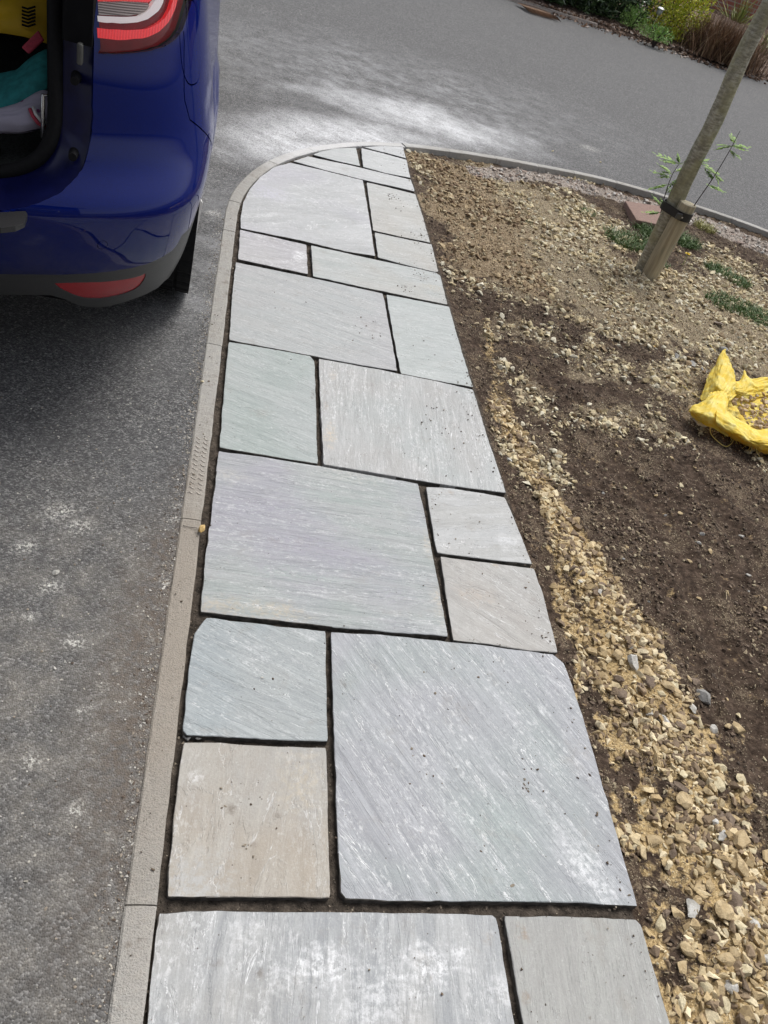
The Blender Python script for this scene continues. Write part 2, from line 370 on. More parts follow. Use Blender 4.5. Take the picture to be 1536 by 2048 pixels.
# --- kerb edging
ed = NT('edging concrete', .85); P = ed.pos()
n1 = ed.noise(P, 5, 4, .6); n2 = ed.noise(P, 60, 4, .7); n3 = ed.noise(P, 300, 2, .6)
oi = ed.N('ObjectInfo').outputs['Random']
c = ed.mix(ed.mr(oi, 0, 1), (.30, .295, .275), (.38, .375, .355))
c = ed.mix(ed.mr(n1, .35, .7, 0, .6), c, (.30, .285, .255))
c = ed.mix(ed.mr(n2, .35, .7, 0, .5), c, (.46, .435, .39))
c = ed.mix(ed.mr(ed.noise(P, 16, 5, .75), .55, .72, 0, .75), c, (.15, .12, .095))
c = ed.mix(ed.blob(P, G(640, 292), .5, 2.5, .5, .4, n1, .5), c, (.62, .62, .61))
c = ed.mix(ed.blob(P, G(350, 1240), .25, 4, 1.55, .4, n1, .5), c, (.31, .275, .23))
c = ed.mix(ed.mr(n3, .50, .72, 0, .4), c, (.14, .13, .115)); c = ed.mix(ed.mr(ed.noise(P, 190, 3, .7), .58, .70, 0, .35), c, (.5, .48, .44))
edm = ed.out(c, ed.bump(ed.ma('ADD', n2, n3), .8, .004))
def stone_strip(s0, s1, zt, zb, wl=EW, tread=False, brokenend=False):
    V = []; F = []; n = max(2, int((s1 - s0) / .03) + 1)
    prof = [(-wl, zb), (-wl, zt - .003), (-wl + .004, zt), (0, zt + .0006), (wl - .004, zt), (wl, zt - .003), (wl, zb)]
    for i in range(n):
        s_ = s0 + (s1 - s0) * i / (n - 1); c_ = CLat(s_); nr = CLn(s_)
        for j, (q, z) in enumerate(prof):
            k = 0
            if brokenend and i >= n - 2 and j < 3: k = .018
            jit = .0012 * (vn(np.array(s_ * 30.), np.array(j * 3.), 5) - .5)
            pt = c_ + nr * (q + jit * 2 + k); V.append((pt[0], pt[1], z + jit))
    m = len(prof)
    for i in range(n - 1):
        for j in range(m - 1): F.append((i * m + j, (i + 1) * m + j, (i + 1) * m + j + 1, i * m + j + 1))
    F += [tuple(range(m)), tuple(range((n - 1) * m, n * m))[::-1]]
    return V, F
def s_at(px):   # arclength nearest pixel
    g = np.array(G(*px)); k = np.argmin(np.hypot(*(CL - g).T)); return dd[k]
jl = [0.1] + [s_at((270, 1829)), s_at((388, 1045)), s_at((433, 682)), s_at((460, 458)), s_at((468, 405)), s_at((497, 362)), s_at((550, 325)), s_at((622, 300)), s_at((715, 288)), s_at((808, 291)), s_at((895, 303)), s_at((988, 316)), s_at((1069, 329)), s_at((1149, 346)), s_at((1228, 363)), s_at((1307, 385)), s_at((1388, 411)), s_at((1469, 437))]
while jl[-1] < dd[-1] - .8: jl.append(jl[-1] + .31 + .02 * random.random())
elab = ['buff concrete edging stone at the bottom left corner of the photo', 'long dirty edging stone with a cracked end, left of the buff slab', 'edging stone carrying a printed tread pattern, above the orange stone', 'edging stone beside the car bumper, upper end level with the small left slab', 'short edging stone beside the start of the curved slab', 'short cut edging stone just where the edging begins to bend', 'cut edging stone on the tightest part of the left bend', 'edging stone along the bend beside the large curved slab', 'dusty edging stone on the bend beside the triangular slab', 'dust covered edging stone at the top of the curve']
for k, (s0, s1) in enumerate(zip(jl[:-1], jl[1:])):
    if CLat(s0)[0] > 4.6 and CLat(s0)[1] < 4: break
    far = s0 >= s_at((808, 291)) - .01
    v, f = stone_strip(s0 + .0015, s1 - .0015, .004 if far else -.001 + random.uniform(-.001, .001), -.16 if far else -.09, brokenend=False)
    c0 = CLat((s0 + s1) / 2)
    o = mesh('edging_stone', v, f, edm, origin=(c0[0], c0[1], -.05))
    if k < len(elab): tag(o, elab[k], 'edging stone', 'edging stones along the path and bed')
    else:
        nfar = k - len(elab)
        ords = ['first', 'second', 'third', 'fourth', 'fifth', 'sixth', 'seventh', 'eighth', 'ninth', 'tenth', 'eleventh', 'twelfth', 'thirteenth', 'fourteenth', 'fifteenth', 'sixteenth', 'seventeenth', 'eighteenth']
        tag(o, ('%s raised kerb stone along the soil bed, counted from the path end' % ords[nfar]) if nfar < 18 else 'raised kerb stone at the far right end of the soil bed', 'edging stone', 'edging stones along the path and bed')
# printed tread marks on one stone: low mud ridges
def tread():
    parts = []
    for r in range(13):
        yy = 1.60 + r * .0195
        for hx in (0, 1):
            pts = [(.004 + hx * .020 + t * .020, yy + .004 * sin(t * 2 * pi) + random.uniform(-.001, .001), -.0003) for t in np.linspace(0, 1, 6)]
            parts.append(tube(pts, [.0004, .0012, .0016, .0016, .0012, .0004], 5))
    return join(*parts)
mudw = simple('dried pale mud', (.52, .47, .42), .9, bump=.3)
v, f = tread(); o = mesh('tread_print', v, f, mudw, origin=(.024, 1.7, 0)); tag(o, 'pale wavy boot tread print of dried mud on the edging stone', 'mud print')

# ================================================================== PAVING SLABS
def slab_mat(i, c1, c2, c3, ang, white=.3, stretch=6., blobs=(), warm=None, rough=.72, wisp=.5, banding=.5):
    wisp = min(1, white * 1.1); sa = min(1, .25 + white)
    a = NT('sandstone', rough); P = a.pos()
    off = (i * 3.7, i * 1.9, 0)
    q = a.map(a.map(P, 0, (1, 1, 1), off), -ang, (1, stretch, 1)); q2 = a.map(a.map(P, 0, (1, 1, 1), off), -ang, (1, stretch * 2.0, 1))
    wv = a.noise(P, 5, 3, .6); 
    nA = a.noise(q, 3.2, 6, .68, .6); nB = a.noise(a.map(P, 0, (1, 1, 1), off), 2.4, 3, .5, .4); nC = a.noise(q2, 6, 5, .75, .8)
    fine = a.noise(P, 230, 3, .7); mid = a.noise(P, 38, 5, .72)
    c = a.mix(a.mr(nA, .36, .64), c1, c2)
    c = a.mix(a.mr(nB, .42, .68, 0, .85 * banding * 1.6), c, c3)
    c = a.mix(a.mr(nC, .50, .66, 0, .5 * sa), c, tuple(min(1, x * 1.35) for x in c2))
    c = a.mix(a.mr(nC, .32, .47, .6 * sa, 0), c, tuple(x * .72 for x in c1))
    # flake edges: thin pale contour lines
    iso = a.ma('ABSOLUTE', a.ma('SUBTRACT', a.ma('FRACT', a.ma('MULTIPLY', nA, 5.)), .5))
    ln = a.ma('MULTIPLY', a.mr(iso, .0, .06, 1, 0), a.mr(a.noise(q, 7, 4, .7), .46, .62))
    c = a.mix(a.ma('MULTIPLY', ln, min(1, wisp * 1.5)), c, (.78, .79, .79))
    # frosting of white mineral dust
    fr = a.ma('MULTIPLY', a.mr(a.noise(a.map(a.map(P, 0, (1, 1, 1), off), -ang, (1, 1.9, 1)), 48, 5, .8), .50, .62), a.mr(a.noise(q, 2.6, 5, .75), .42, .62))
    c = a.mix(a.ma('MULTIPLY', fr, min(1, white * .95)), c, (.76, .77, .77))
    c = a.mix(a.mr(fine, .3, .7, .16, 0), c, tuple(x * .5 for x in c1))
    c = a.mix(a.mr(fine, .62, .75, 0, .35), c, (.62, .62, .61))
    rim = mid
    for (cx, cy, rad, bc, stg, *rest) in blobs:
        st_ = rest[0] if rest else 1.; an_ = rest[1] if len(rest) > 1 else 0
        m = a.blob(P, (cx, cy), rad, st_, an_, .3, mid, .9)
        k = a.ma('MULTIPLY', a.mr(a.noise(P, 75, 4, .75), .40, .58, .05, 1.), a.mr(nC, .38, .56, .45, 1.))
        c = a.mix(a.ma('MULTIPLY', a.ma('MULTIPLY', m, k), stg), c, bc)
    pa_ = a.noise(a.map(P, 0, (1, 1, 1), off), 11, 5, .75); c = a.mix(a.mr(pa_, .55, .72, 0, .30), c, (.26, .235, .20)); c = a.mix(a.mr(a.noise(P, 21, 6, .8), .60, .72, 0, .35), c, (.66, .66, .65))
    # tiny dark soil specks
    vs = a.N('SeparateColor'); a.L(vs.inputs[0], a.voro(P, 120, 'Color')); vd = a.voro(P, 120, 'Distance')
    sp = a.ma('MULTIPLY', a.ma('GREATER_THAN', vs.outputs[0], .965), a.mr(vd, .1, .24, 1, 0))
    c = a.mix(a.ma('MULTIPLY', sp, .75), c, (.07, .05, .035))
    lay = a.mr(a.ma('FRACT', a.ma('MULTIPLY', nA, 5.)), .44, .56)
    h = a.ma('ADD', a.ma('MULTIPLY', lay, .30), a.ma('ADD', a.ma('MULTIPLY', nC, .6), a.ma('MULTIPLY', mid, .35)))
    nrm = a.bump(h, .55, .006); nrm = a.bump(fine, .25, .0015, nrm)
    return a.out(c, nrm, a.mr(mid, .3, .7, rough - .12, rough + .1), Specular_IOR_Level=.45)
GREY = (.32, .335, .345); GRN = (.31, .365, .345); LIL = (.325, .315, .375); PALE = (.43, .44, .44); BUF = (.37, .33, .275); BLU = (.30, .355, .385); WRM = (.40, .385, .35)
DIRT = (.11, .08, .055); WHT = (.80, .81, .82); TAN = (.50, .42, .29)
def B(px, py, rad, col, st, *r): g = G(px, py); return (g[0], g[1], rad, col, st, *r)
SL = {
 'a': dict(px=[(316, 1822), (420, 1817), (640, 1822), (850, 1824), (985, 1828), (993, 1836), (1030, 2048), (1043, 2290), (262, 2290), (290, 2060)], m=(GREY, PALE, WRM, 1.5, .55, 5), label='large grey slab with big white bloom patches, nearest the camera',
    bl=[B(640, 1935, .05, WHT, .85, 1.6), B(850, 1935, .055, WHT, .9, 1.5), B(560, 1960, .035, WHT, .6), B(920, 1910, .03, WHT, .6), B(1000, 1990, .04, WHT, .5), B(490, 1860, .04, WHT, .4), B(760, 2010, .07, WHT, .5, 1.6), B(430, 1925, .012, DIRT, .5, 1.8), B(520, 1945, .012, DIRT, .5), B(860, 1955, .009, DIRT, .7), B(975, 1880, .016, (.3, .2, .1), .5), B(810, 1840, .01, DIRT, .3)]),
 'b': dict(px=[(1008, 1829), (1140, 1830), (1272, 1836), (1284, 1848), (1345, 2060), (1400, 2290), (1075, 2290), (1046, 2048)], m=((.335, .335, .32), (.37, .375, .355), (.345, .35, .345), 1.45, .22, 7), label='plain grey-green slab at the bottom right of the path', bl=[B(1045, 1865, .022, (.25, .17, .1), .5), B(1050, 1995, .018, (.25, .17, .1), .5), B(1180, 2035, .006, DIRT, .8)]),
 'c': dict(px=[(366, 1483), (440, 1484), (560, 1492), (652, 1495), (655, 1600), (661, 1798), (560, 1797), (400, 1797), (333, 1796), (345, 1650)], m=(BUF, (.40, .38, .34), GREY, 1.5, .3, 2.2), label='square buff brown slab with muddy paw-like smudges', bl=[B(462, 1620, .018, DIRT, .7), B(510, 1690, .01, DIRT, .65), B(390, 1770, .09, (.43, .44, .44), .7, 1.3), B(600, 1560, .07, TAN, .35, 1.6, 1.5), B(555, 1630, .012, DIRT, .5), B(395, 1555, .025, WHT, .5), B(350, 1520, .02, WHT, .4)]),
 'd': dict(px=[(661, 1263), (760, 1268), (950, 1288), (1105, 1308), (1128, 1326), (1165, 1430), (1215, 1600), (1277, 1815), (1160, 1808), (980, 1805), (790, 1805), (690, 1800), (679, 1785), (668, 1500)], m=((.325, .335, .355), (.37, .38, .40), GRN, -1.02, .6, 6), label='biggest square blue-grey slab with slanting white veins', bl=[B(1190, 1760, .05, WHT, .5, 2, -1.0), B(1085, 1420, .03, WHT, .6), B(1150, 1700, .07, WHT, .35, 1.5, -1.0), B(690, 1370, .012, DIRT, .4), B(845, 1530, .012, WHT, .9), B(1053, 1578, .006, DIRT, .8, 2., -1.1), B(1000, 1320, .012, DIRT, .35), B(1000, 1640, .09, (.40, .47, .45), .3, 1.6)]),
 'e': dict(px=[(411, 1234), (470, 1241), (560, 1251), (652, 1261), (654, 1380), (656, 1484), (560, 1482), (450, 1476), (372, 1473), (364, 1462), (378, 1330), (388, 1268)], m=((.325, .35, .355), (.36, .385, .385), BLU, -.42, .45, 5), label='blue-grey slab with a clipped corner above the buff slab', bl=[B(620, 1275, .03, WHT, .3), B(500, 1310, .05, WHT, .25)]),
 'f': dict(px=[(437, 901), (520, 912), (640, 932), (836, 967), (850, 1030), (872, 1140), (897, 1274), (780, 1265), (640, 1252), (520, 1238), (400, 1224), (410, 1120), (425, 1000)], m=((.325, .36, .35), (.375, .39, .39), (.335, .325, .38), -.03, .5, 9), label='large slab striped lilac and pale green in the middle of the path', bl=[B(440, 1215, .05, TAN, .55, 2.5), B(560, 1225, .05, TAN, .5, 2), B(880, 1200, .04, (.52, .48, .40), .7, 2.4, 1.5), B(860, 1090, .03, (.52, .47, .38), .6, 3, 1.5), B(450, 950, .05, (.48, .47, .44), .6, 2), B(700, 950, .05, (.48, .47, .44), .6, 3), B(640, 1095, .09, LIL, .5, 3.2), B(560, 1020, .07, LIL, .4, 3.5), B(780, 1190, .05, LIL, .4, 3), B(600, 1150, .04, (.33, .385, .365), .6, 5), B(700, 1000, .04, (.33, .385, .365), .5, 5)]),
 'g': dict(px=[(852, 973), (900, 975), (960, 985), (1010, 994), (1030, 1040), (1066, 1129), (980, 1120), (874, 1106), (862, 1040)], m=((.40, .405, .395), PALE, WRM, .2, .4, 3), label='small pale slab right of the lilac striped slab, upper of two', bl=[B(875, 1045, .022, DIRT, .35), B(865, 1000, .012, DIRT, .5), B(900, 985, .02, (.3, .22, .14), .4), B(1015, 1085, .05, WHT, .45)]),
 'h': dict(px=[(880, 1112), (980, 1125), (1068, 1137), (1090, 1200), (1117, 1306), (1060, 1302), (980, 1290), (906, 1281), (895, 1210)], m=((.36, .355, .34), (.395, .395, .38), (.375, .345, .31), -.6, .35, 3), label='small warm grey slab right of the lilac striped slab, lower of two', bl=[B(990, 1130, .02, (.3, .22, .14), .4), B(950, 1190, .06, (.43, .36, .29), .45, 1.5)]),
 'i': dict(px=[(457, 684), (520, 694), (620, 712), (629, 722), (632, 800), (636, 928), (540, 913), (438, 895), (447, 790)], m=((.355, .385, .38), (.395, .42, .415), GRN, -.35, .3, 6), label='plain green-grey slab above the lilac striped slab, against the edging', bl=[B(625, 790, .01, DIRT, .6, 4, 1.5)]),
 'j': dict(px=[(637, 716), (760, 738), (870, 760), (947, 778), (975, 870), (1013, 986), (900, 972), (780, 952), (647, 930), (641, 820)], m=((.385, .385, .375), (.425, .43, .425), (.36, .40, .40), 1.5, .6, 6), label='long grey slab with a rust-cream left edge and muddy crumbs', bl=[B(660, 870, .03, (.55, .48, .38), .85, 3, 1.45), B(652, 810, .012, (.3, .2, .12), .5, 2.5, 1.5), B(665, 750, .025, (.5, .45, .38), .6, 2, 1.5), B(910, 850, .03, DIRT, .25)]),
 'k': dict(px=[(471, 523), (600, 550), (766, 587), (780, 660), (795, 742), (700, 726), (560, 699), (458, 679), (463, 600)], m=((.375, .395, .395), (.405, .415, .41), (.39, .385, .395), -.25, .3, 6), label='long pale grey slab left of the plain mint slab', bl=[B(690, 700, .05, (.42, .40, .38), .4, 2)]),
 'l': dict(px=[(772, 589), (840, 602), (898, 614), (920, 690), (947, 775), (870, 761), (801, 747), (786, 670)], m=((.39, .42, .41), (.42, .445, .435), (.40, .425, .42), .1, .22, 3), label='plain mint grey slab at the right edge between two crumb-strewn slabs', bl=[B(790, 745, .01, DIRT, .3)]),
 'm': dict(px=[(480, 459), (540, 472), (613, 489), (616, 548), (550, 534), (476, 518)], m=((.40, .395, .40), (.44, .44, .445), (.38, .37, .39), .1, .5, 3), label='small lilac-white slab against the edging below the curved slab', bl=[B(600, 510, .045, WHT, .75, 1.6, 1.4), B(500, 470, .04, LIL, .4)]),
 'n': dict(px=[(622, 491), (750, 519), (872, 545), (881, 551), (896, 609), (800, 590), (700, 569), (626, 553)], m=((.39, .415, .405), (.425, .44, .43), WRM, .1, .25, 4), label='long pale slab with soil smears near its right end', bl=[B(845, 555, .03, DIRT, .5, 1.6), B(865, 575, .05, (.40, .36, .27), .6, 1.5), B(810, 573, .015, DIRT, .6)]),
 'o': dict(px=[(481, 456), (481, 430), (486, 404), (498, 380), (520, 354), (548, 334), (580, 325.5), (650, 342), (726, 361), (738, 430), (751, 512), (690, 502), (600, 480)], m=((.40, .41, .41), (.45, .46, .46), (.41, .405, .44), .5, .4, 2), label='largest slab with its left side cut to the curve', bl=[B(535, 385, .12, (.50, .49, .60), .45, 1.3), B(650, 450, .09, (.33, .36, .35), .35, 1.5, .4), B(690, 425, .05, (.30, .33, .33), .35, 1.5, .4), B(600, 400, .08, (.34, .37, .37), .25)]),
 'p': dict(px=[(733, 364), (780, 375), (831, 388), (845, 430), (861, 485), (800, 473), (746, 460), (740, 415)], m=((.40, .41, .395), (.44, .445, .43), WRM, .2, .3, 3), label='right edge slab next to the curved slab, soil crumbs along its margin', bl=[B(800, 385, .02, DIRT, .2), B(835, 460, .03, DIRT, .22)]),
 'q': dict(px=[(749, 464), (800, 475), (864, 488), (877, 543), (870, 544), (800, 527), (756, 515)], m=((.385, .395, .38), (.42, .43, .415), WRM, .2, .3, 3), label='small right edge slab just above the long soil-smeared slab', bl=[B(860, 535, .02, DIRT, .3)]),
 'r': dict(px=[(586, 322), (616, 312), (700, 330), (822, 359), (830, 383), (730, 360), (650, 340)], m=((.44, .45, .445), (.47, .48, .475), PALE, .2, .4, 4), label='long thin strip slab crossing the rounded end', bl=[]),
 's': dict(px=[(625, 309), (640, 303), (670, 297), (712, 294.5), (721, 332), (670, 321)], m=((.42, .445, .435), (.46, .475, .465), PALE, .2, .35, 4), label='triangular cut slab at the rounded end', bl=[]),
 't': dict(px=[(722, 296), (770, 308), (813, 319.5), (821, 356), (770, 346), (726, 334)], m=((.43, .445, .44), (.47, .48, .475), PALE, .2, .4, 3), label='small slab between the triangular slab and the soil', bl=[]),
 'u': dict(px=[(726, 294), (765, 291.5), (806, 294), (812, 316.5), (770, 305)], m=((.44, .45, .45), (.48, .49, .49), PALE, .2, .4, 3), label='narrow wedge slab at the very tip of the path', bl=[]),
}
M_edge = simple('dark slab edge', (.085, .078, .068), .9, nz=.5, nsc=60, bump=.5)  # slab sides get a much darker tone than the top faces
def make_slab(key, d, idx):
    out = [Vector((*G(*p), 0)) for p in d['px']]
    n = len(out); pts = []
    for i in range(n):
        a_, b_ = out[i], out[(i + 1) % n]; L = (b_ - a_).length; k = max(1, int(L / .010))
        for j in range(k): pts.append(a_.lerp(b_, j / k))
    n = len(pts); ctr = sum(pts, Vector()) / n
    # round the sharp corners a little and make a hand-dressed wobble with small chips
    P0 = [p.copy() for p in pts]
    for i in range(n): pts[i] = P0[i] * .8 + (P0[i - 1] + P0[(i + 1) % n]) * .1
    nr = []
    for i in range(n):
        t = pts[(i + 1) % n] - pts[i - 1]; nr.append(Vector((t.y, -t.x, 0)).normalized())
    area = sum(pts[i].x * pts[(i + 1) % n].y - pts[(i + 1) % n].x * pts[i].y for i in range(n))
    sg = 1 if area > 0 else -1
    top = []; 
    for i, p in enumerate(pts):
        w_ = (float(fbm(np.array(p.x * 28 + idx * 5), np.array(p.y * 28), 80, 3)) - .5) * .0040
        c_ = float(vn(np.array(p.x * 16 + idx * 3), np.array(p.y * 16), 90)); w_ -= max(0, c_ - .86) * .012
        top.append(p + nr[i] * sg * (w_ - .0004 - .0014 * abs(nr[i].y)))
    tilt = (random.uniform(-.0015, .0015), random.uniform(-.0015, .0015)); zt = random.uniform(-.001, .0012)
    def tz(x, y): return zt + tilt[0] * (x - ctr.x) * 3 + tilt[1] * (y - ctr.y) * 3 + .0022 * (float(fbm(np.array(x * 7 + idx), np.array(y * 7), 33, 3)) - .5)
    rin = [p - nr[i] * sg * (.0009 + .0022 * max(0, float(vn(np.array(p.x * 40), np.array(p.y * 40 + idx), 12)) - .35)) for i, p in enumerate(top)]
    # top triangulation
    vc = [Vector((p.x, p.y)) for p in rin]; ne = len(vc)
    x0, x1 = min(p.x for p in rin), max(p.x for p in rin); y0, y1 = min(p.y for p in rin), max(p.y for p in rin)
    gx, gy = np.meshgrid(np.arange(x0 + .012, x1, .024), np.arange(y0 + .012, y1, .024)); gx = gx.ravel(); gy = gy.ravel()
    poly = [(p.x, p.y) for p in rin]; m_ = inpoly(gx, gy, poly)
    dm, _, _ = dpl(gx, gy, poly + poly[:1]); m_ &= dm > .008
    vc += [Vector((x, y)) for x, y in zip(gx[m_], gy[m_])]
    r = delaunay_2d_cdt(vc, [(i, (i + 1) % ne) for i in range(ne)], [], 1, 1e-7)
    V = [(v.x, v.y, tz(v.x, v.y)) for v in r[0]]; F = [tuple(f) for f in r[2]]
    # sides from the same boundary: order of originals kept
    omap = {}
    for i, o in enumerate(r[3]):
        for q in o:
            if q < ne: omap[q] = i
    T = len(V)
    for i, p in enumerate(top): V.append((p.x, p.y, tz(p.x, p.y) - .0016))
    for i, p in enumerate(top):
        q = p + nr[i] * sg * (.004 * (float(vn(np.array(p.x * 50), np.array(p.y * 50), 4)) - .6)); V.append((q.x, q.y, -.018))
    for i, p in enumerate(top): V.append((p.x, p.y, -.04))
    for i in range(ne):
        j = (i + 1) % ne
        if i in omap and j in omap: F.append((omap[i], omap[j], T + j, T + i))
        for rr in range(2): F.append((T + rr * ne + i, T + rr * ne + j, T + (rr + 1) * ne + j, T + (rr + 1) * ne + i))
    F.append(tuple(T + 2 * ne + i for i in range(ne)))
    nside = len(r[2])
    c1, c2, c3, an, wh, stt = d['m']
    o = mesh('paving_slab', V, F, slab_mat(idx, c1, c2, c3, an, wh, stt, d['bl']), origin=(ctr.x, ctr.y, -.02))
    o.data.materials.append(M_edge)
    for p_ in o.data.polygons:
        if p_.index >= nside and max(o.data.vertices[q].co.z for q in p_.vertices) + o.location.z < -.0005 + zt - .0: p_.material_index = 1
    bm = bmesh.new(); bm.from_mesh(o.data); bmesh.ops.recalc_face_normals(bm, faces=bm.faces); bm.to_mesh(o.data); bm.free()
    return tag(o, d['label'], 'paving slab', 'sandstone paving slabs of the path')
for idx, (k_, d_) in enumerate(SL.items()): make_slab(k_, d_, idx)

# ================================================================== STONES
def rock(sub, seed, cuts=9, flat=1., rnd=.0):
    bm = bmesh.new(); bmesh.ops.create_icosphere(bm, subdivisions=sub, radius=1); R = random.Random(seed)
    V = np.array([v.co[:] for v in bm.verts]); F = np.array([[v.index for v in f.verts] for f in bm.faces]); bm.free()
    for k in range(cuts):
        n = np.array([R.gauss(0, 1) for _ in range(3)]); n /= np.linalg.norm(n); d_ = R.uniform(.38, .80)
        t = V @ n - d_; V = V - np.outer(np.maximum(t, 0) * 1.0, n)
    V[:, 0] *= R.uniform(1.0, 1.5); V[:, 1] *= R.uniform(.7, 1.0); V[:, 2] *= R.uniform(.5, .8) * flat
    V /= np.abs(V[:, :2]).max()
    return V, F
def chip(seed, n=11):
    R = random.Random(seed); bm = bmesh.new()
    for _ in range(n):
        v = Vector((R.gauss(0, 1), R.gauss(0, 1), R.gauss(0, 1))).normalized() * R.uniform(.75, 1.1); bm.verts.new((v.x * R.uniform(1, 1.15), v.y * .8, v.z * .6))
    r = bmesh.ops.convex_hull(bm, input=bm.verts); bmesh.ops.delete(bm, geom=[g for g in r['geom_interior'] if isinstance(g, bmesh.types.BMVert)], context='VERTS')
    bmesh.ops.triangulate(bm, faces=bm.faces); bmesh.ops.recalc_face_normals(bm, faces=bm.faces); bm.verts.index_update()
    V = np.array([v.co[:] for v in bm.verts]); F = np.array([[v.index for v in f.verts] for f in bm.faces]); bm.free(); return V / np.abs(V[:, :2]).max(), F
st_m = {}
def stone_mat(name, c1, c2, dirt=.4):
    a = NT(name, .88); P = a.obj(); W = a.pos(); n = a.noise(W, 60, 5, .7); n2 = a.noise(W, 260, 3, .7); r = a.N('ObjectInfo').outputs['Random']
    c = a.mix(a.mr(n, .35, .65), c1, c2)
    c = a.mix(a.ma('MULTIPLY', r, .25), c, tuple(x * .7 for x in c1))
    c = a.mix(a.mr(a.noise(W, 95, 4, .75), .54, .66, 0, dirt), c, (.10, .07, .045))
    c = a.mix(a.mr(n2, .4, .7, .2, 0), c, tuple(x * .4 for x in c1))
    st_m[name] = a.out(c, a.bump(a.ma('ADD', n, n2), .5, .004)); return st_m[name]
stone_mat('tan', (.42, .31, .165), (.62, .49, .29)); stone_mat('cream', (.56, .47, .29), (.74, .66, .45)); stone_mat('pale', (.46, .44, .39), (.68, .67, .63), .25)
stone_mat('brown', (.16, .115, .08), (.27, .205, .15), .6); stone_mat('greystone', (.24, .235, .22), (.38, .375, .36), .4); stone_mat('orange', (.55, .36, .12), (.68, .50, .24), .2)
RK = [rock(3, 100 + i, 16) for i in range(14)]
RM = {}
def rockmesh(i, mat):
    k = (i, mat)
    if k not in RM:
        V, F = RK[i]; me = bpy.data.meshes.new('stone'); me.from_pydata(V.tolist(), [], F.tolist()); me.materials.append(st_m[mat])
        RM[k] = me
    return RM[k]
def zs(x, y): return float(soil_z(np.array(x), np.array(y)))
def stone(px, py, size, mat, label=None, group=None, flat=1., z=None, rot=None, i=None, name='stone'):
    x, y = G(px, py, -.02 if z is None else z); zz = zs(x, y) if z is None else z
    return stone_w(x, y, zz, size, mat, label, group, flat, rot, i, name)
NST = [0]
SPOT = []
def stone_w(x, y, zz, size, mat, label, group, flat=1., rot=None, i=None, name='stone'):
    i = random.randrange(14) if i is None else i
    o = bpy.data.objects.new(name, rockmesh(i, mat)); S.collection.objects.link(o); NST[0] += 1
    bv = None; o.location = (x, y, zz + size * .14 * flat); o.scale = (size * .5, size * .5, size * .5 * flat)
    o.rotation_euler = rot or (random.uniform(-.35, .35), random.uniform(-.35, .35), random.uniform(0, 6.28))
    SPOT.append((x, y, size * .45))
    return tag(o, label, 'stone', group)
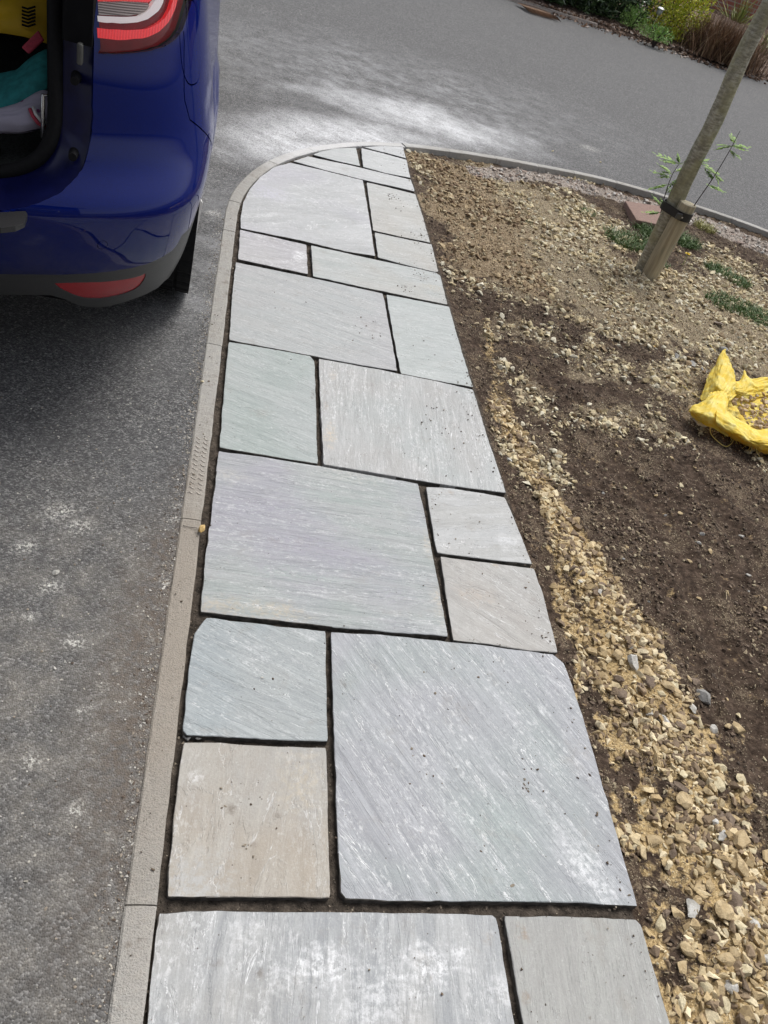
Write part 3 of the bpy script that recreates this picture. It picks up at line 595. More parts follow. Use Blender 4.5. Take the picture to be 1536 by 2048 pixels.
NAMED = [
 (1410, 1388, .058, 'greystone', 'big rounded pale grey stone on the dark soil, right of the rubble strip'),
 (1328, 1434, .050, 'pale', 'whitest broad stone in the middle of the rubble strip'),
 (1300, 1424, .034, 'pale', 'white stone touching the left of the broad white stone'),
 (1319, 1287, .052, 'tan', 'flat oblong tan stone at the right margin of the rubble strip'),
 (1296, 1258, .036, 'tan', 'upright tan stone just above the flat oblong one'),
 (1164, 1119, .024, 'pale', 'oval white pebble at the top of the rubble strip'),
 (1441, 1533, .034, 'cream', 'angular cream yellow block lying alone on dark soil'),
 (1426, 1549, .026, 'cream', 'smaller cream block just below left of the angular one'),
 (1395, 1604, .034, 'cream', 'egg shaped cream stone in the lower rubble'),
 (1428, 1610, .028, 'brown', 'dark brown oval stone beside the egg shaped cream stone'),
 (1458, 1642, .042, 'brown', 'dark chocolate coloured smooth stone in the lower rubble'),
 (1496, 1652, .032, 'cream', 'round cream stone right of the dark chocolate stone'),
 (1388, 1668, .040, 'brown', 'cracked brown stone left of the dark chocolate stone'),
 (1475, 1684, .062, 'tan', 'large knobbly sand coloured rock below the dark chocolate stone'),
 (1476, 1742, .066, 'tan', 'largest sandy rock low on the right, above the dark oblong stone'),
 (1512, 1776, .042, 'brown', 'dark stone at the right border beside the largest sandy rock'),
 (1463, 1806, .052, 'brown', 'dark oblong stone below the largest sandy rock'),
 (1381, 1822, .042, 'pale', 'pinkish white stone sunk in yellow sand near the bottom slab'),
 (1474, 1838, .046, 'tan', 'flat sandy stone under the dark oblong stone'),
 (1526, 1925, .040, 'pale', 'pale grey flake at the right border near the bottom'),
 (1330, 1500, .036, 'tan', 'tan stone in the narrow waist of the rubble strip'),
 (1370, 1500, .034, 'brown', 'mud coated stone on the right of the rubble waist'),
 (1400, 1082, .028, 'pale', 'white stone standing on the tyre marked soil'),
 (1383, 1118, .026, 'tan', 'square tan chip below the white stone on the tyre marked soil'),
 (1425, 1098, .024, 'tan', 'rounded tan stone right of the white stone on the tyre marked soil'),
 (1408, 1062, .022, 'greystone', 'small grey stone above the white stone on the tyre marked soil'),
 (1255, 966, .020, 'cream', 'small yellow pebble alone on dark soil above the tyre tracks'),
 (1365, 968, .026, 'cream', 'pale yellow stone on the soil below the yellow sack'),
 (1455, 1185, .022, 'tan', 'small tan stone with a twig lying under it'),
 (1313, 687, .036, 'orange', 'flat orange-yellow stone among the gravel left of the yellow sack'),
 (1440, 643, .075, 'pinkflag', 'flat pinkish grey stone flake on the gravel below the grass'),
 (1357, 708, .060, 'greystone', 'grey slate-like stone left of the yellow sack, upper one'),
 (1388, 724, .058, 'greystone', 'grey slate-like stone left of the yellow sack, middle one'),
 (1413, 738, .050, 'greystone', 'grey slate-like stone touching the yellow sack'),
 (1446, 698, .060, 'greystone', 'rounded blue grey cobble behind the tip of the yellow sack'),
 (1472, 735, .040, 'greystone', 'small grey stone right of the sack tip'),
 (1386, 808, .040, 'tan', 'square tan stone at the left corner of the yellow sack'),
 (1344, 915, .030, 'tan', 'lone tan stone on dark soil below the sack corner'),
 (1020, 918, .026, 'pale', 'pale oval stone just right of the rust edged slab'),
 (1040, 928, .026, 'tan', 'flat tan stone beside the pale oval stone near the slab edge'),
 (1150, 970, .018, 'cream', 'tiny cream stone on the dark soil beside the sandy patch'),
 (1175, 1200, .026, 'cream', 'cream stone on the left margin of the rubble strip'),
 (1150, 1215, .030, 'tan', 'tan stone nearest the warm grey slab'),
 (1184, 1300, .034, 'tan', 'long tan stone on the left of the rubble, below the nearest one'),
 (1212, 1350, .036, 'tan', 'stone poking from dark soil at the left side of the rubble'),
 (1290, 1345, .052, 'tan', 'long wedge shaped tan stone above the broad white stone'),
 (1262, 1330, .046, 'pale', 'whitish weathered stone in the upper rubble'),
 (1277, 1375, .038, 'brown', 'brown stone above the broad white stone'),
 (1560, 1560, .03, 'brown', None),
]
stone_mat('pinkflag', (.36, .29, .24), (.47, .40, .34), .15)
for q in NAMED:
    if q[4] is None: continue
    fl = .35 if ('flat' in q[4] or 'slate' in q[4]) else .85
    stone(q[0], q[1], q[2], q[3], q[4], 'loose stones in the soil bed', flat=fl)
# stones with particular seats
stone(404, 1058, .032, 'orange', 'orange-yellow stone resting on the edging joint', 'loose stones in the soil bed', z=.004)
stone(396, 1476, .020, 'pale', 'pale green-white pebble wedged in the joint above the buff slab', 'loose stones in the soil bed', z=-.012)
stone(374, 1474, .020, 'greystone', 'dark slate shard at the lower left corner of the clipped slab', 'loose stones in the soil bed', flat=.4, z=-.010)
stone(112, 1147, .018, 'pale', 'white chip alone on the asphalt left of the path', 'loose stones in the soil bed', z=-.006)
stone(524, 1356, .008, 'pale', 'tiny white chip on the clipped blue-grey slab', 'loose stones in the soil bed', z=.001)
stone(404, 764, .016, 'cream', 'cream chip on the edging stone beside the tarmac', 'loose stones in the soil bed', z=.0)
stone(1105, 303, .02, 'cream', 'lone cream chip on the driveway beyond the kerb', 'loose stones in the soil bed', z=-.006)
stone(1200, 325, .022, 'cream', 'cream chip on the driveway close to the far kerb', 'loose stones in the soil bed', z=-.006)
CN = {'tan': 'tan', 'cream': 'cream', 'brown': 'muddy brown', 'pale': 'whitish', 'greystone': 'grey'}
ZN = [(.30, .45, 'beside the bottom right slab'), (.45, .60, 'beside the bottom right slab joint'), (.60, .75, 'beside the biggest slab lower end'), (.75, .92, 'beside the biggest slab middle'), (.92, 1.2, 'beside the biggest slab upper end'), (1.2, 1.35, 'beside the small warm grey slab'), (1.35, 1.48, 'beside the warm grey slab top'), (1.48, 1.8, 'beside the upper small pale slab'), (1.8, 2.4, 'beside the rust-edged slab'), (2.4, 9, 'beside the upper path')]
def stone_label(x, y, sz, mt, i, where):
    V_ = RK[i][0]; e = V_.max(0) - V_.min(0); shp = 'flat' if e[2] < .55 * e[1] else ('long' if e[0] > 1.55 * e[1] else 'blocky')
    big = 'large' if sz > .037 else ('small' if sz < .027 else 'middling')
    zn = [z[2] for z in ZN if z[0] <= y < z[1]]; zn = zn[0] if zn else 'at the bottom border'
    side = 'path side' if x < where else 'soil side'
    return '%s %s %s rubble stone, %s, %s' % (big, shp, CN[mt], side, zn)
GL = {('heap', 'tan'): 'tan angular stone heaped in the rubble strip along the path', ('heap', 'cream'): 'cream angular stone heaped in the rubble strip along the path', ('heap', 'brown'): 'brown muddy stone heaped in the rubble strip along the path', ('heap', 'pale'): 'whitish stone heaped in the rubble strip along the path', ('heap', 'greystone'): 'grey stone heaped in the rubble strip along the path',
      ('soil', 'tan'): 'scattered tan stone on the dark soil', ('soil', 'cream'): 'scattered cream stone on the dark soil', ('soil', 'brown'): 'scattered mud coated stone on the dark soil', ('soil', 'pale'): 'scattered whitish stone on the dark soil', ('soil', 'greystone'): 'scattered grey stone on the dark soil'}
tries = 0
while NST[0] < 270 and tries < 6000:
    tries += 1
    t = random.random() ** .8; k = t * (len(heap_line) - 1.001); i0 = int(k); fr = k - i0
    a_, b_ = heap_line[i0], heap_line[i0 + 1]
    wd_ = a_[2] + (b_[2] - a_[2]) * fr
    x = a_[0] + (b_[0] - a_[0]) * fr + random.gauss(0, wd_ * .80) + .01; y = a_[1] + (b_[1] - a_[1]) * fr + random.gauss(0, .02)
    if x < 1.01 or y < .3: continue
    sz = random.uniform(.020, .046) * (1 if t > .3 else .75)
    if any((x - q[0]) ** 2 + (y - q[1]) ** 2 < (q[2] + sz * .38) ** 2 * .42 for q in SPOT): continue
    mt = random.choices(['tan', 'cream', 'brown', 'pale'], [60, 22, 13, 5])[0]
    i_ = random.randrange(14); stone_w(x, y, zs(x, y), sz, mt, stone_label(x, y, sz, mt, i_, a_[0] + (b_[0] - a_[0]) * fr), 'stones of the rubble strip', .8, None, i_)
tries = 0
while NST[0] < 298 and tries < 4000:
    tries += 1
    px_, py_ = random.uniform(1150, 1536), random.uniform(820, 1750)
    x, y = G(px_, py_, -.03)
    o_, p_, s_, h_, _, _ = masks(np.array(x), np.array(y))
    if o_ > .3 or x < 1.05: continue
    sz = random.uniform(.012, .024)
    if any((x - q[0]) ** 2 + (y - q[1]) ** 2 < (q[2] + sz * .4) ** 2 for q in SPOT): continue
    mt = random.choices(['tan', 'cream', 'brown', 'pale', 'greystone'], [30, 15, 25, 22, 8])[0]
    zn = [z[2] for z in ZN if z[0] <= y < z[1]][:1]; stone_w(x, y, zs(x, y), sz, mt, 'small scattered %s stone on dark soil, level %s' % (CN[mt], (zn[0] if zn else 'at the border').replace('beside', 'with')), 'stones scattered on the dark soil', .8)

# --- gravel too many to count: one mesh with a colour per stone
def scatter(name, N, sub, pick, mat, label, cuts=5):
    T = [chip(500 + i + 20 * cuts, 9 + cuts // 2) for i in range(9)]
    Vs = []; Fs = []; Cs = []; off = 0
    got = pick(N)
    x, y, z, sz, col = got
    n = len(x); ti = rng.integers(0, 9, n)
    for k in range(9):
        m = np.where(ti == k)[0]
        if not len(m): continue
        V, F = T[k]; a1 = rng.uniform(0, 2 * pi, len(m)); a2 = rng.normal(0, .35, len(m)); a3 = rng.normal(0, .35, len(m))
        c1, s1 = np.cos(a1), np.sin(a1)
        q = V[None] * sz[m, None, None] * .5 * np.stack([rng.uniform(.8, 1.2, len(m)), rng.uniform(.8, 1.1, len(m)), rng.uniform(.7, 1.1, len(m))], -1)[:, None]
        # tilt about x then y then spin
        yy = q[..., 1] * np.cos(a2)[:, None] - q[..., 2] * np.sin(a2)[:, None]; zz = q[..., 1] * np.sin(a2)[:, None] + q[..., 2] * np.cos(a2)[:, None]
        xx = q[..., 0] * np.cos(a3)[:, None] + zz * np.sin(a3)[:, None]; zz = -q[..., 0] * np.sin(a3)[:, None] + zz * np.cos(a3)[:, None]
        X_ = xx * c1[:, None] - yy * s1[:, None] + x[m, None]; Y_ = xx * s1[:, None] + yy * c1[:, None] + y[m, None]; Z_ = zz + z[m, None] + sz[m, None] * .12
        vv = np.stack([X_, Y_, Z_], -1).reshape(-1, 3); nv = len(V)
        ff = (F[None] + (np.arange(len(m)) * nv)[:, None, None]).reshape(-1, 3) + off; off += len(vv)
        Vs.append(vv); Fs.append(ff); Cs.append(np.repeat(col[m], nv, 0))
    o = mesh(name, np.vstack(Vs), np.vstack(Fs), mat, smooth=False)
    C_ = np.vstack(Cs); at = o.data.attributes.new('tint', 'FLOAT_COLOR', 'POINT'); at.data.foreach_set('color', np.c_[C_, np.ones(len(C_))].astype(np.float32).ravel())
    return tag(o, label, name.replace('_', ' '), kind='stuff')
a = NT('gravel', .9); n = a.noise(a.pos(), 190, 4, .7); c = a.mix(a.mr(n, .35, .7, .6, 0), a.attr('tint', 'Color'), (.10, .075, .05), 'MULTIPLY')
grm = a.out(a.mix(a.mr(n, .3, .7, .35, 0), a.attr('tint', 'Color'), (.09, .065, .04)), a.bump(n, .5, .003))
PALS = dict(och=[(.55, .42, .23), (.68, .55, .33), (.46, .34, .18), (.78, .67, .45), (.30, .22, .14), (.20, .145, .095)], pale=[(.68, .58, .36), (.78, .70, .48), (.54, .44, .26), (.72, .67, .52), (.30, .22, .13), (.60, .50, .33)],
            shin=[(.50, .43, .37), (.58, .53, .47), (.40, .31, .26), (.62, .60, .56), (.30, .26, .23)], dark=[(.12, .085, .06), (.2, .15, .11), (.36, .29, .19), (.24, .18, .12), (.50, .42, .28)], sand=[(.33, .24, .14), (.48, .37, .22), (.22, .15, .09), (.56, .48, .32)])
def colours(kinds, n):
    out = np.zeros((n, 3))
    for i, k in enumerate(kinds): out[i] = random.choice(PALS[k])
    return out * rng.uniform(.8, 1.15, (n, 1))
def picker(x0, x1, y0, y1, smin, smax, dens, sk=2.2, avoid=True):
    def pick(N):
        x = rng.uniform(x0, x1, N); y = rng.uniform(y0, y1, N)
        o_, p_, s_, h_, n_, n2_ = masks(x, y)
        ins = inpoly(x, y, [tuple(p) for p in CL[::2]]) & (x > .99)
        dk, _, _ = dpl(x, y, [tuple(p) for p in CL[::3]]); ins &= dk > .035; t1, w1_, _ = dpl(x, y, track1); t2, w2_, _ = dpl(x, y, track2); ins &= ~(((t1 < w1_ * .95) | (t2 < w2_ * .95)) & (rng.uniform(0, 1, N) < .85))
        pr = dens(o_, p_, s_, h_, n_, n2_, x, y); m = ins & (rng.uniform(0, 1, N) < pr)
        x, y, o_, p_, s_, h_ = x[m], y[m], o_[m], p_[m], s_[m], h_[m]
        kinds = np.where(o_ > .45, 'och', np.where(h_ > .5, 'shin', np.where(s_ > .5, 'sand', np.where(p_ > .3, 'pale', 'dark'))))
        n = len(x); sz = smin + (smax - smin) * rng.uniform(0, 1, n) ** sk; sz = np.where(kinds == 'dark', sz * .55, sz)
        return x, y, soil_z(x, y), sz, colours(kinds, n)
    return pick
scatter('gravel', 80000, 1, picker(1.0, 4.8, 1.6, 5.4, .010, .044, lambda o, p, s, h, n, n2, x, y: np.clip(.06 + .75 * o + .62 * p * ss(.36, .56, n) + .10 * s + .5 * h * ss(.4, .6, n2) + .25 * ss(.52, .68, n), 0, 1) , 2.6), grm, 'pale limestone gravel strewn over the soil bed', 8)
scatter('fine_gravel', 110000, 1, picker(1.0, 4.8, 1.8, 5.4, .004, .011, lambda o, p, s, h, n, n2, x, y: np.clip(.22 + .8 * o + .5 * p + .65 * s + .95 * h, 0, 1), 1.2), grm, 'fine shingle and limestone chips between the larger stones', 3)
scatter('stone_chips', 110000, 1, picker(1.0, 1.9, .25, 2.4, .003, .034, lambda o, p, s, h, n, n2, x, y: np.clip(.05 + o * (.16 + .84 * ss(.46, .62, fbm(x * 11, y * 11, 77, 3))) + .12 * ss(.45, .65, n), 0, 1), 4.0), grm, 'ochre stone chips and grit filling the rubble strip', 7)
def joint_pick(N):
    n_ = 26000; x = rng.uniform(.03, .985, n_); y = rng.uniform(.2, 4.95, n_); m = np.ones(n_, bool)
    for d_ in SL.values(): m &= ~inpoly(x, y, [G(*p) for p in d_['px']])
    m &= inpoly(x, y, [tuple(p) for p in CL[::2]])
    x, y = x[m], y[m]; n_ = len(x)
    return x, y, soil_z(x, y), .002 + .006 * rng.uniform(0, 1, n_) ** 2, np.array([random.choice([(.10, .08, .06), (.05, .04, .03), (.22, .18, .14), (.34, .29, .22), (.14, .12, .10)]) for _ in range(n_)])
scatter('joint_grit', 0, 1, joint_pick, grm, 'sandy grit and crumbs lying in the open slab joints', 3)
# crumbs of earth: on the slabs, the edging and beside the tarmac
def crumb_pick(N):
    X_ = []; 
    cl_ = [(905, 840, .07, 70), (915, 880, .05, 30), (660, 1000, .02, 2), (845, 545, .045, 60), (810, 575, .02, 25), (720, 650, .05, 14), (750, 675, .012, 10), (835, 470, .05, 60), (790, 405, .05, 30), (860, 500, .03, 25), (815, 340, .05, 25), (780, 390, .02, 15), (870, 1000, .02, 14), (900, 1080, .04, 20), (470, 1620, .04, 15), (510, 1690, .02, 8), (1050, 1575, .012, 6), (970, 1320, .04, 40), (1060, 1540, .03, 12), (850, 1530, .02, 14), (600, 1300, .08, 12), (760, 1420, .2, 20), (1000, 1500, .2, 20), (640, 1960, .12, 16), (900, 1900, .1, 12), (1180, 1990, .1, 10), (600, 620, .15, 14), (880, 700, .1, 14), (950, 770, .06, 25), (560, 330, .05, 10), (650, 320, .06, 10), (760, 300, .06, 12), (900, 920, .1, 20), (950, 1070, .1, 12), (1000, 1210, .1, 14), (610, 1100, .2, 10), (470, 470, .02, 6), (470, 440, .02, 6), (590, 268, .08, 10), (700, 262, .2, 15)]
    for px_, py_, sd_, n_ in cl_:
        g = G(px_, py_)
        for _ in range(n_): X_.append((g[0] + random.gauss(0, sd_), g[1] + random.gauss(0, sd_)))
    for _ in range(420):   # spilled soil along the right margin
        y_ = random.uniform(.4, 4.9); X_.append((.975 - abs(random.gauss(0, .03)), y_))
    for _ in range(120):
        y_ = random.uniform(.3, 3.3); X_.append((.024 + random.gauss(0, .018), y_))
    P_ = np.array([p for p in X_ if .0 < p[0] < .99 and p[1] > .2]); n_ = len(P_)
    sz = .002 + .007 * rng.uniform(0, 1, n_) ** 3
    return P_[:, 0], P_[:, 1], np.full(n_, .0005), sz, np.array([random.choice([(.07, .05, .035), (.11, .08, .055), (.16, .12, .09), (.3, .26, .2)]) for _ in range(n_)])
scatter('soil_crumbs', 0, 1, crumb_pick, grm, 'dark crumbs of soil spilled on the paving slabs', 4)
def grit_pick(N):
    n_ = 2600
    x_ = -np.abs(rng.normal(0, .018, n_)) - .003; y_ = rng.uniform(.1, 3.4, n_)
    x2 = -np.abs(rng.normal(0, .35, 900)) - .01; y2 = rng.uniform(.3, 2.0, 900)
    x3, y3 = rng.normal(G(428, 424)[0], .03, 40), rng.normal(G(428, 424)[1], .03, 40)
    x4, y4 = rng.uniform(.1, 3, 160), 5.3 + rng.uniform(.1, 3., 160)
    x_, y_ = np.r_[x_, x2, x3, x4], np.r_[y_, y2, y3, y4]; n_ = len(x_)
    return x_, y_, np.full(n_, -.006), .002 + .006 * rng.uniform(0, 1, n_) ** 3, np.array([random.choice([(.5, .47, .4), (.35, .3, .24), (.12, .09, .07), (.62, .6, .55)]) for _ in range(n_)])
scatter('grit', 0, 1, grit_pick, grm, 'loose grit lying on the asphalt beside the edging', 4)
def clod_pick(N):
    x = rng.uniform(1.0, 3.2, 34000); y = rng.uniform(.3, 4.2, 34000); o_, p_, s_, h_, n_, n2_ = masks(x, y)
    d1, w1, _ = dpl(x, y, track1); d2, w2, _ = dpl(x, y, track2)
    m = (rng.uniform(0, 1, len(x)) < (1 - o_ * .9) * (1 - p_ * .8) * (.35 + .65 * ss(.35, .55, n_))) & (d1 > w1 * .8) & (d2 > w2 * .8)
    x, y = x[m], y[m]; n_ = len(x); c_ = np.array([(.075, .053, .038)]) * rng.uniform(.6, 1.7, (n_, 1))
    return x, y, soil_z(x, y), .004 + .014 * rng.uniform(0, 1, n_) ** 3, c_
scatter('soil_clods', 0, 1, clod_pick, grm, 'crumbly clods of dark earth over the soil bed', 3)
# ================================================================== THE CAR
CO = Vector((-.95, 1.72, 0)); CR = radians(3.0)
car = empty('parked_car', CO, CR); tag(car, 'dark blue people carrier parked beside the path with its tailgate open', 'car')
CM = Matrix.Translation(CO) @ Matrix.Rotation(CR, 4, 'Z'); CI = CM.inverted()
U1, U2, U3 = 1.25, 4.70, 5.95; FB = .55
tt = np.linspace(0, pi / 2, 4000); ex = 3.1
xn = np.sin(tt) ** (2 / ex); yn = 1 - np.cos(tt) ** (2 / ex)
xn = np.r_[0, xn]; yn = np.r_[0, yn]; ar = np.r_[0, np.cumsum(np.hypot(np.diff(xn) * .9, np.diff(yn) * .55))]; ar /= ar[-1]
zz_ = np.linspace(.05, 1.6, 780)
def prof(zs_, vs_, sg=.018):
    v = np.interp(zz_, zs_, vs_); k = int(sg * 3 / (zz_[1] - zz_[0])); g = np.exp(-.5 * (np.arange(-k, k + 1) * (zz_[1] - zz_[0]) / sg) ** 2); g /= g.sum()
    return np.convolve(np.pad(v, k, 'edge'), g, 'valid')
pa = prof([.1, .2, .3, .45, .6, .68, .8, .9, 1.05, 1.5, 1.6], [.80, .84, .865, .892, .915, .92, .898, .878, .85, .66, .62])
py_ = prof([.1, .22, .27, .31, .36, .405, .42, .5, .57, .605, .63, .68, .74, .85, .95, 1.1, 1.3, 1.5, 1.6], [.30, .22, .165, .13, .095, .07, .045, .015, .0, .0, .025, .075, .092, .10, .115, .16, .26, .40, .5], .015)
pf = prof([.1, .3, .5, .75, .95, 1.05, 1.5, 1.6], [4.2, 4.38, 4.42, 4.35, 3.9, 3.55, 2.7, 2.5])
WY, WZ, WR = .97, .33, .33
def surf(u, z):
    u = np.asarray(u, float); z = np.asarray(z, float)
    a_ = np.interp(z, zz_, pa); yr = np.interp(z, zz_, py_); yf = np.interp(z, zz_, pf)
    t = np.clip(np.where(u < U1, u / U1, np.where(u > U2, (U3 - u) / U1, 1)), 0, 1)
    X_ = a_ * np.interp(t, ar, xn); q = np.interp(t, ar, yn)
    ymid = yr + FB + (np.clip(u, U1, U2) - U1) / (U2 - U1) * (yf - 2 * FB - yr)
    Y_ = np.where(u < U1, yr + FB * q, np.where(u > U2, yf - FB * q, ymid))
    r = np.hypot(Y_ - WY, z - WZ); X_ = X_ + .010 * np.exp(-((r - .385) / .03) ** 2) * (X_ > .7)
    return np.stack([X_, Y_, z + 0 * u], -1)
def snorm(u, z):
    e = .004; a_ = surf(u + e, z) - surf(np.maximum(u - e, 0), z); b_ = surf(u, z + e) - surf(u, z - e)
    n = np.cross(a_, b_); n /= np.linalg.norm(n, axis=-1)[..., None] + 1e-12; return n
def tow(L_): return L_ @ np.array(CM.to_3x3()).T + np.array(CO)
gu, gz = np.meshgrid(np.linspace(.1, 2.6, 900), np.linspace(.2, 1.35, 700))
_L = surf(gu, gz); _W = tow(_L); _px = PP(_W); _n = snorm(gu, gz) @ np.array(CM.to_3x3()).T
_vis = ((np.array([0, 0, H]) - _W) * _n).sum(-1) > 0
def D(px, py):
    d = np.hypot(_px[..., 0] - px, _px[..., 1] - py) + (~_vis) * 12
    k = np.unravel_index(np.argmin(d), d.shape); return (gu[k], gz[k])
def DP(pts, n=5):
    q = cr(pts, n) if n > 1 else pts
    return [D(*p) for p in q]
def invYZ(Y_, z_):
    m = np.abs(_L[..., 1] - Y_) + np.abs(_L[..., 2] - z_) + (_L[..., 0] < .6) * 9; k = np.unravel_index(np.argmin(m), m.shape); return (gu[k], gz[k])
# --- regions in the (u, z) domain
op_c = DP([(187, 8), (187, 130), (186, 230), (182, 282), (170, 325), (150, 358), (115, 388), (70, 408), (30, 420), (0, 427)])
zb = op_c[-1][1]
ulamp = op_c[0][0]
R_open = [(ulamp * .80, 1.47), (ulamp * .93, 1.3), (ulamp, 1.12)] + op_c + [(.12, zb - .006), (-.2, zb - .006), (-.2, 1.47)]
bot = DP([(0, 590), (60, 590), (100, 591), (128, 598), (152, 609), (180, 614.5), (210, 614), (253, 603), (293, 588), (320, 573), (340, 560)], 4)
arc_c = [invYZ(WY + .385 * cos(t), WZ + .385 * sin(t)) for t in np.linspace(radians(205), radians(-20), 44)]
R_under = [(-.2, .1), (-.2, bot[0][1])] + bot + [(arc_c[0][0], bot[-1][1]), (arc_c[0][0] + .3, .215), (7, .215), (7, .1)]
R_arch = [(arc_c[0][0] + .01, .10)] + arc_c + [(arc_c[-1][0], .10)]
uF = U2 + .02
R_arch2 = [(uF + .385 * cos(t), WZ + .385 * sin(t)) for t in np.linspace(radians(205), radians(-25), 30)] + [(uF + .35, .1), (uF - .35, .1)]
lampR = DP([(188, 106), (215, 108), (245, 107.5), (285, 104), (320, 96), (345, 83), (362, 64), (372, 40), (379, 15), (383, 0)], 4)
R_lamp = [(ulamp + .012, 1.19)] + [(ulamp + .012, 1.0), (ulamp + .010, lampR[0][1] + .01)] + lampR[1:] + [(lampR[-1][0] + .035, 1.10), (lampR[-1][0] + .03, 1.19)]
R_white = DP([(195, 42), (230, 46), (270, 46), (300, 38), (322, 22), (333, 0), (318, 0), (304, 16), (290, 29), (262, 33), (196, 31)], 3)
R_clear = DP([(195, 3), (250, 3), (303, 5), (303, 18), (288, 27.5), (261, 31), (196, 29.5)], 2)
R_red1 = DP([(195, 56), (240, 60), (285, 60), (318, 50), (343, 28), (355, 0), (362, 0), (351, 34), (324, 64), (290, 77), (240, 81), (195, 77)], 3)
R_red2 = DP([(195, -8), (250, -6), (303, -4), (303, 5), (250, 3), (195, 2)], 2)
R_refl = DP([(108, 567), (150, 565), (200, 564), (245, 560), (280, 552), (292, 547), (287, 562), (268, 580), (238, 591), (200, 597), (168, 596), (140, 587), (120, 576)], 2)
trim_top = DP([(0, 548), (60, 549), (130, 549), (200, 545), (250, 538), (290, 529), (325, 514), (350, 494), (364, 470)], 4)
R_trim = [(-.2, .1), (-.2, trim_top[0][1])] + trim_top + [(arc_c[0][0] + .25, trim_top[-1][1]), (arc_c[0][0] + .25, .1)]
def strip(pts, w_):
    P_ = [np.array(p) for p in pts]; A_, B_ = [], []
    for i, p in enumerate(P_):
        t = P_[min(i + 1, len(P_) - 1)] - P_[max(i - 1, 0)]; t = t / (np.hypot(*t) + 1e-9); n = np.array([-t[1], t[0]]) * w_ / 2
        A_.append(tuple(p + n)); B_.append(tuple(p - n))
    return A_ + B_[::-1]
seam = DP([(367, 62), (368, 100), (368, 183), (373, 214), (380, 240)], 4) + [invYZ(WY - .400 * cos(radians(34)), WZ + .400 * sin(radians(34)))]
_fc = D(383, 88); fl = [(_fc[0] + .055 * np.sign(cos(t)) * abs(cos(t)) ** .75, _fc[1] + .085 * np.sign(sin(t)) * abs(sin(t)) ** .75) for t in np.linspace(0, 2 * pi, 28, endpoint=False)]
fl_i = [(_fc[0] + (p[0] - _fc[0]) * .96, _fc[1] + (p[1] - _fc[1]) * .96) for p in fl]
us = seam[0][0]
R_bumper = [(-.2, .1), (-.2, zb), (.3, lampR[0][1] + .05), (us - .03, lampR[0][1] + .05)] + seam + [invYZ(WY - .380 * cos(radians(32)), WZ + .380 * sin(radians(32))), (arc_c[0][0] + .1, .3), (arc_c[0][0] + .1, .1)]
R_sens = None
R_win = [(1.30, 1.10), (4.1, 1.10), (4.1, 1.14), (3.7, 1.40), (1.5, 1.40), (1.34, 1.3)]
_sn = D(205, 490); sens = [(_sn[0] + .0115 * cos(t), _sn[1] + .0115 * sin(t)) for t in np.linspace(0, 2 * pi, 20, endpoint=False)]; sens_o = [(_sn[0] + .0128 * cos(t), _sn[1] + .0128 * sin(t)) for t in np.linspace(0, 2 * pi, 20, endpoint=False)]
gaps = [strip(seam, .0035), strip([(3.5, .24), (3.5, 1.08)], .005), strip([(2.45, .60), (2.6, .8), (2.6, 1.08)], .005), strip([(4.0, .24), (4.0, 1.08)], .005)]
order = [('!', R_open), ('!', R_under), ('!', R_arch), ('!', R_arch2)] + [('!', g) for g in gaps] + [('reverse_light_lens', R_clear), ('light_guide', R_white), ('stop_light_lens', R_red1), ('stop_light_lens2', R_red2), ('tail_light', R_lamp), ('reflector', R_refl), ('fuel_flap', fl_i), ('!', fl), ('parking_sensor', sens), ('!', sens_o), ('side_window', R_win), ('bumper_trim', R_trim), ('bumper', R_bumper)]
SX = 1.0
vc = []; ec = []
def add_poly(poly):
    n0 = len(vc); pts = []
    for i in range(len(poly)):
        a_, b_ = np.array(poly[i]), np.array(poly[(i + 1) % len(poly)]); L = np.hypot(*(b_ - a_)); k = max(1, int(L / .03))
        for j in range(k): pts.append(a_ + (b_ - a_) * j / k)
    pts = [(min(max(p[0], 0), U3), min(max(p[1], .16), 1.5)) for p in pts]
    q = [pts[0]]
    for p in pts[1:]:
        if abs(p[0] - q[-1][0]) + abs(p[1] - q[-1][1]) > 1e-4: q.append(p)
    vc.extend(Vector(p) for p in q); ec.extend((n0 + i, n0 + (i + 1) % len(q)) for i in range(len(q)))
for _, pl in order: add_poly(pl)
add_poly([(0, .16), (U3, .16), (U3, 1.5), (0, 1.5)])
bd = [np.array([(v.x, v.y) for v in vc])]
ga, gb = np.meshgrid(np.arange(.01, 1.7, .016), np.arange(.17, 1.49, .014)); ga2, gb2 = np.meshgrid(np.arange(1.71, U3, .06), np.arange(.17, 1.49, .04))
gp = np.r_[np.c_[ga.ravel(), gb.ravel()], np.c_[ga2.ravel(), gb2.ravel()]]
keep = np.ones(len(gp), bool)
for i in range(0, len(gp), 500):
    d_ = np.abs(gp[i:i + 500, None] - bd[0][None]).max(-1).min(1); keep[i:i + 500] = d_ > .005
vc += [Vector(p) for p in gp[keep]]
res = delaunay_2d_cdt(vc, ec, [], 0, 1e-6)
DV = np.array([(v.x, v.y) for v in res[0]]); DF = [tuple(f) for f in res[2]]
cen = np.array([DV[list(f)].mean(0) for f in DF]); lab = np.array(['body'] * len(DF), dtype=object)
for nm, pl in order[::-1]:
    lab[inpoly(cen[:, 0], cen[:, 1], pl)] = nm
lab[(cen[:, 1] < .165)] = '!'
paint = NT('blue metallic paint', .22, .0); P = paint.obj(); fl_ = paint.voro(P, 900, 'Color'); sp_ = paint.N('SeparateColor'); paint.L(sp_.inputs[0], fl_)
pc = paint.mix(paint.ma('MULTIPLY', sp_.outputs[0], .35), (.0004, .006, .095), (.0008, .017, .20))
dirtn = paint.noise(P, 7, 5, .7); oz = paint.N('SeparateXYZ'); paint.L(oz.inputs[0], P)
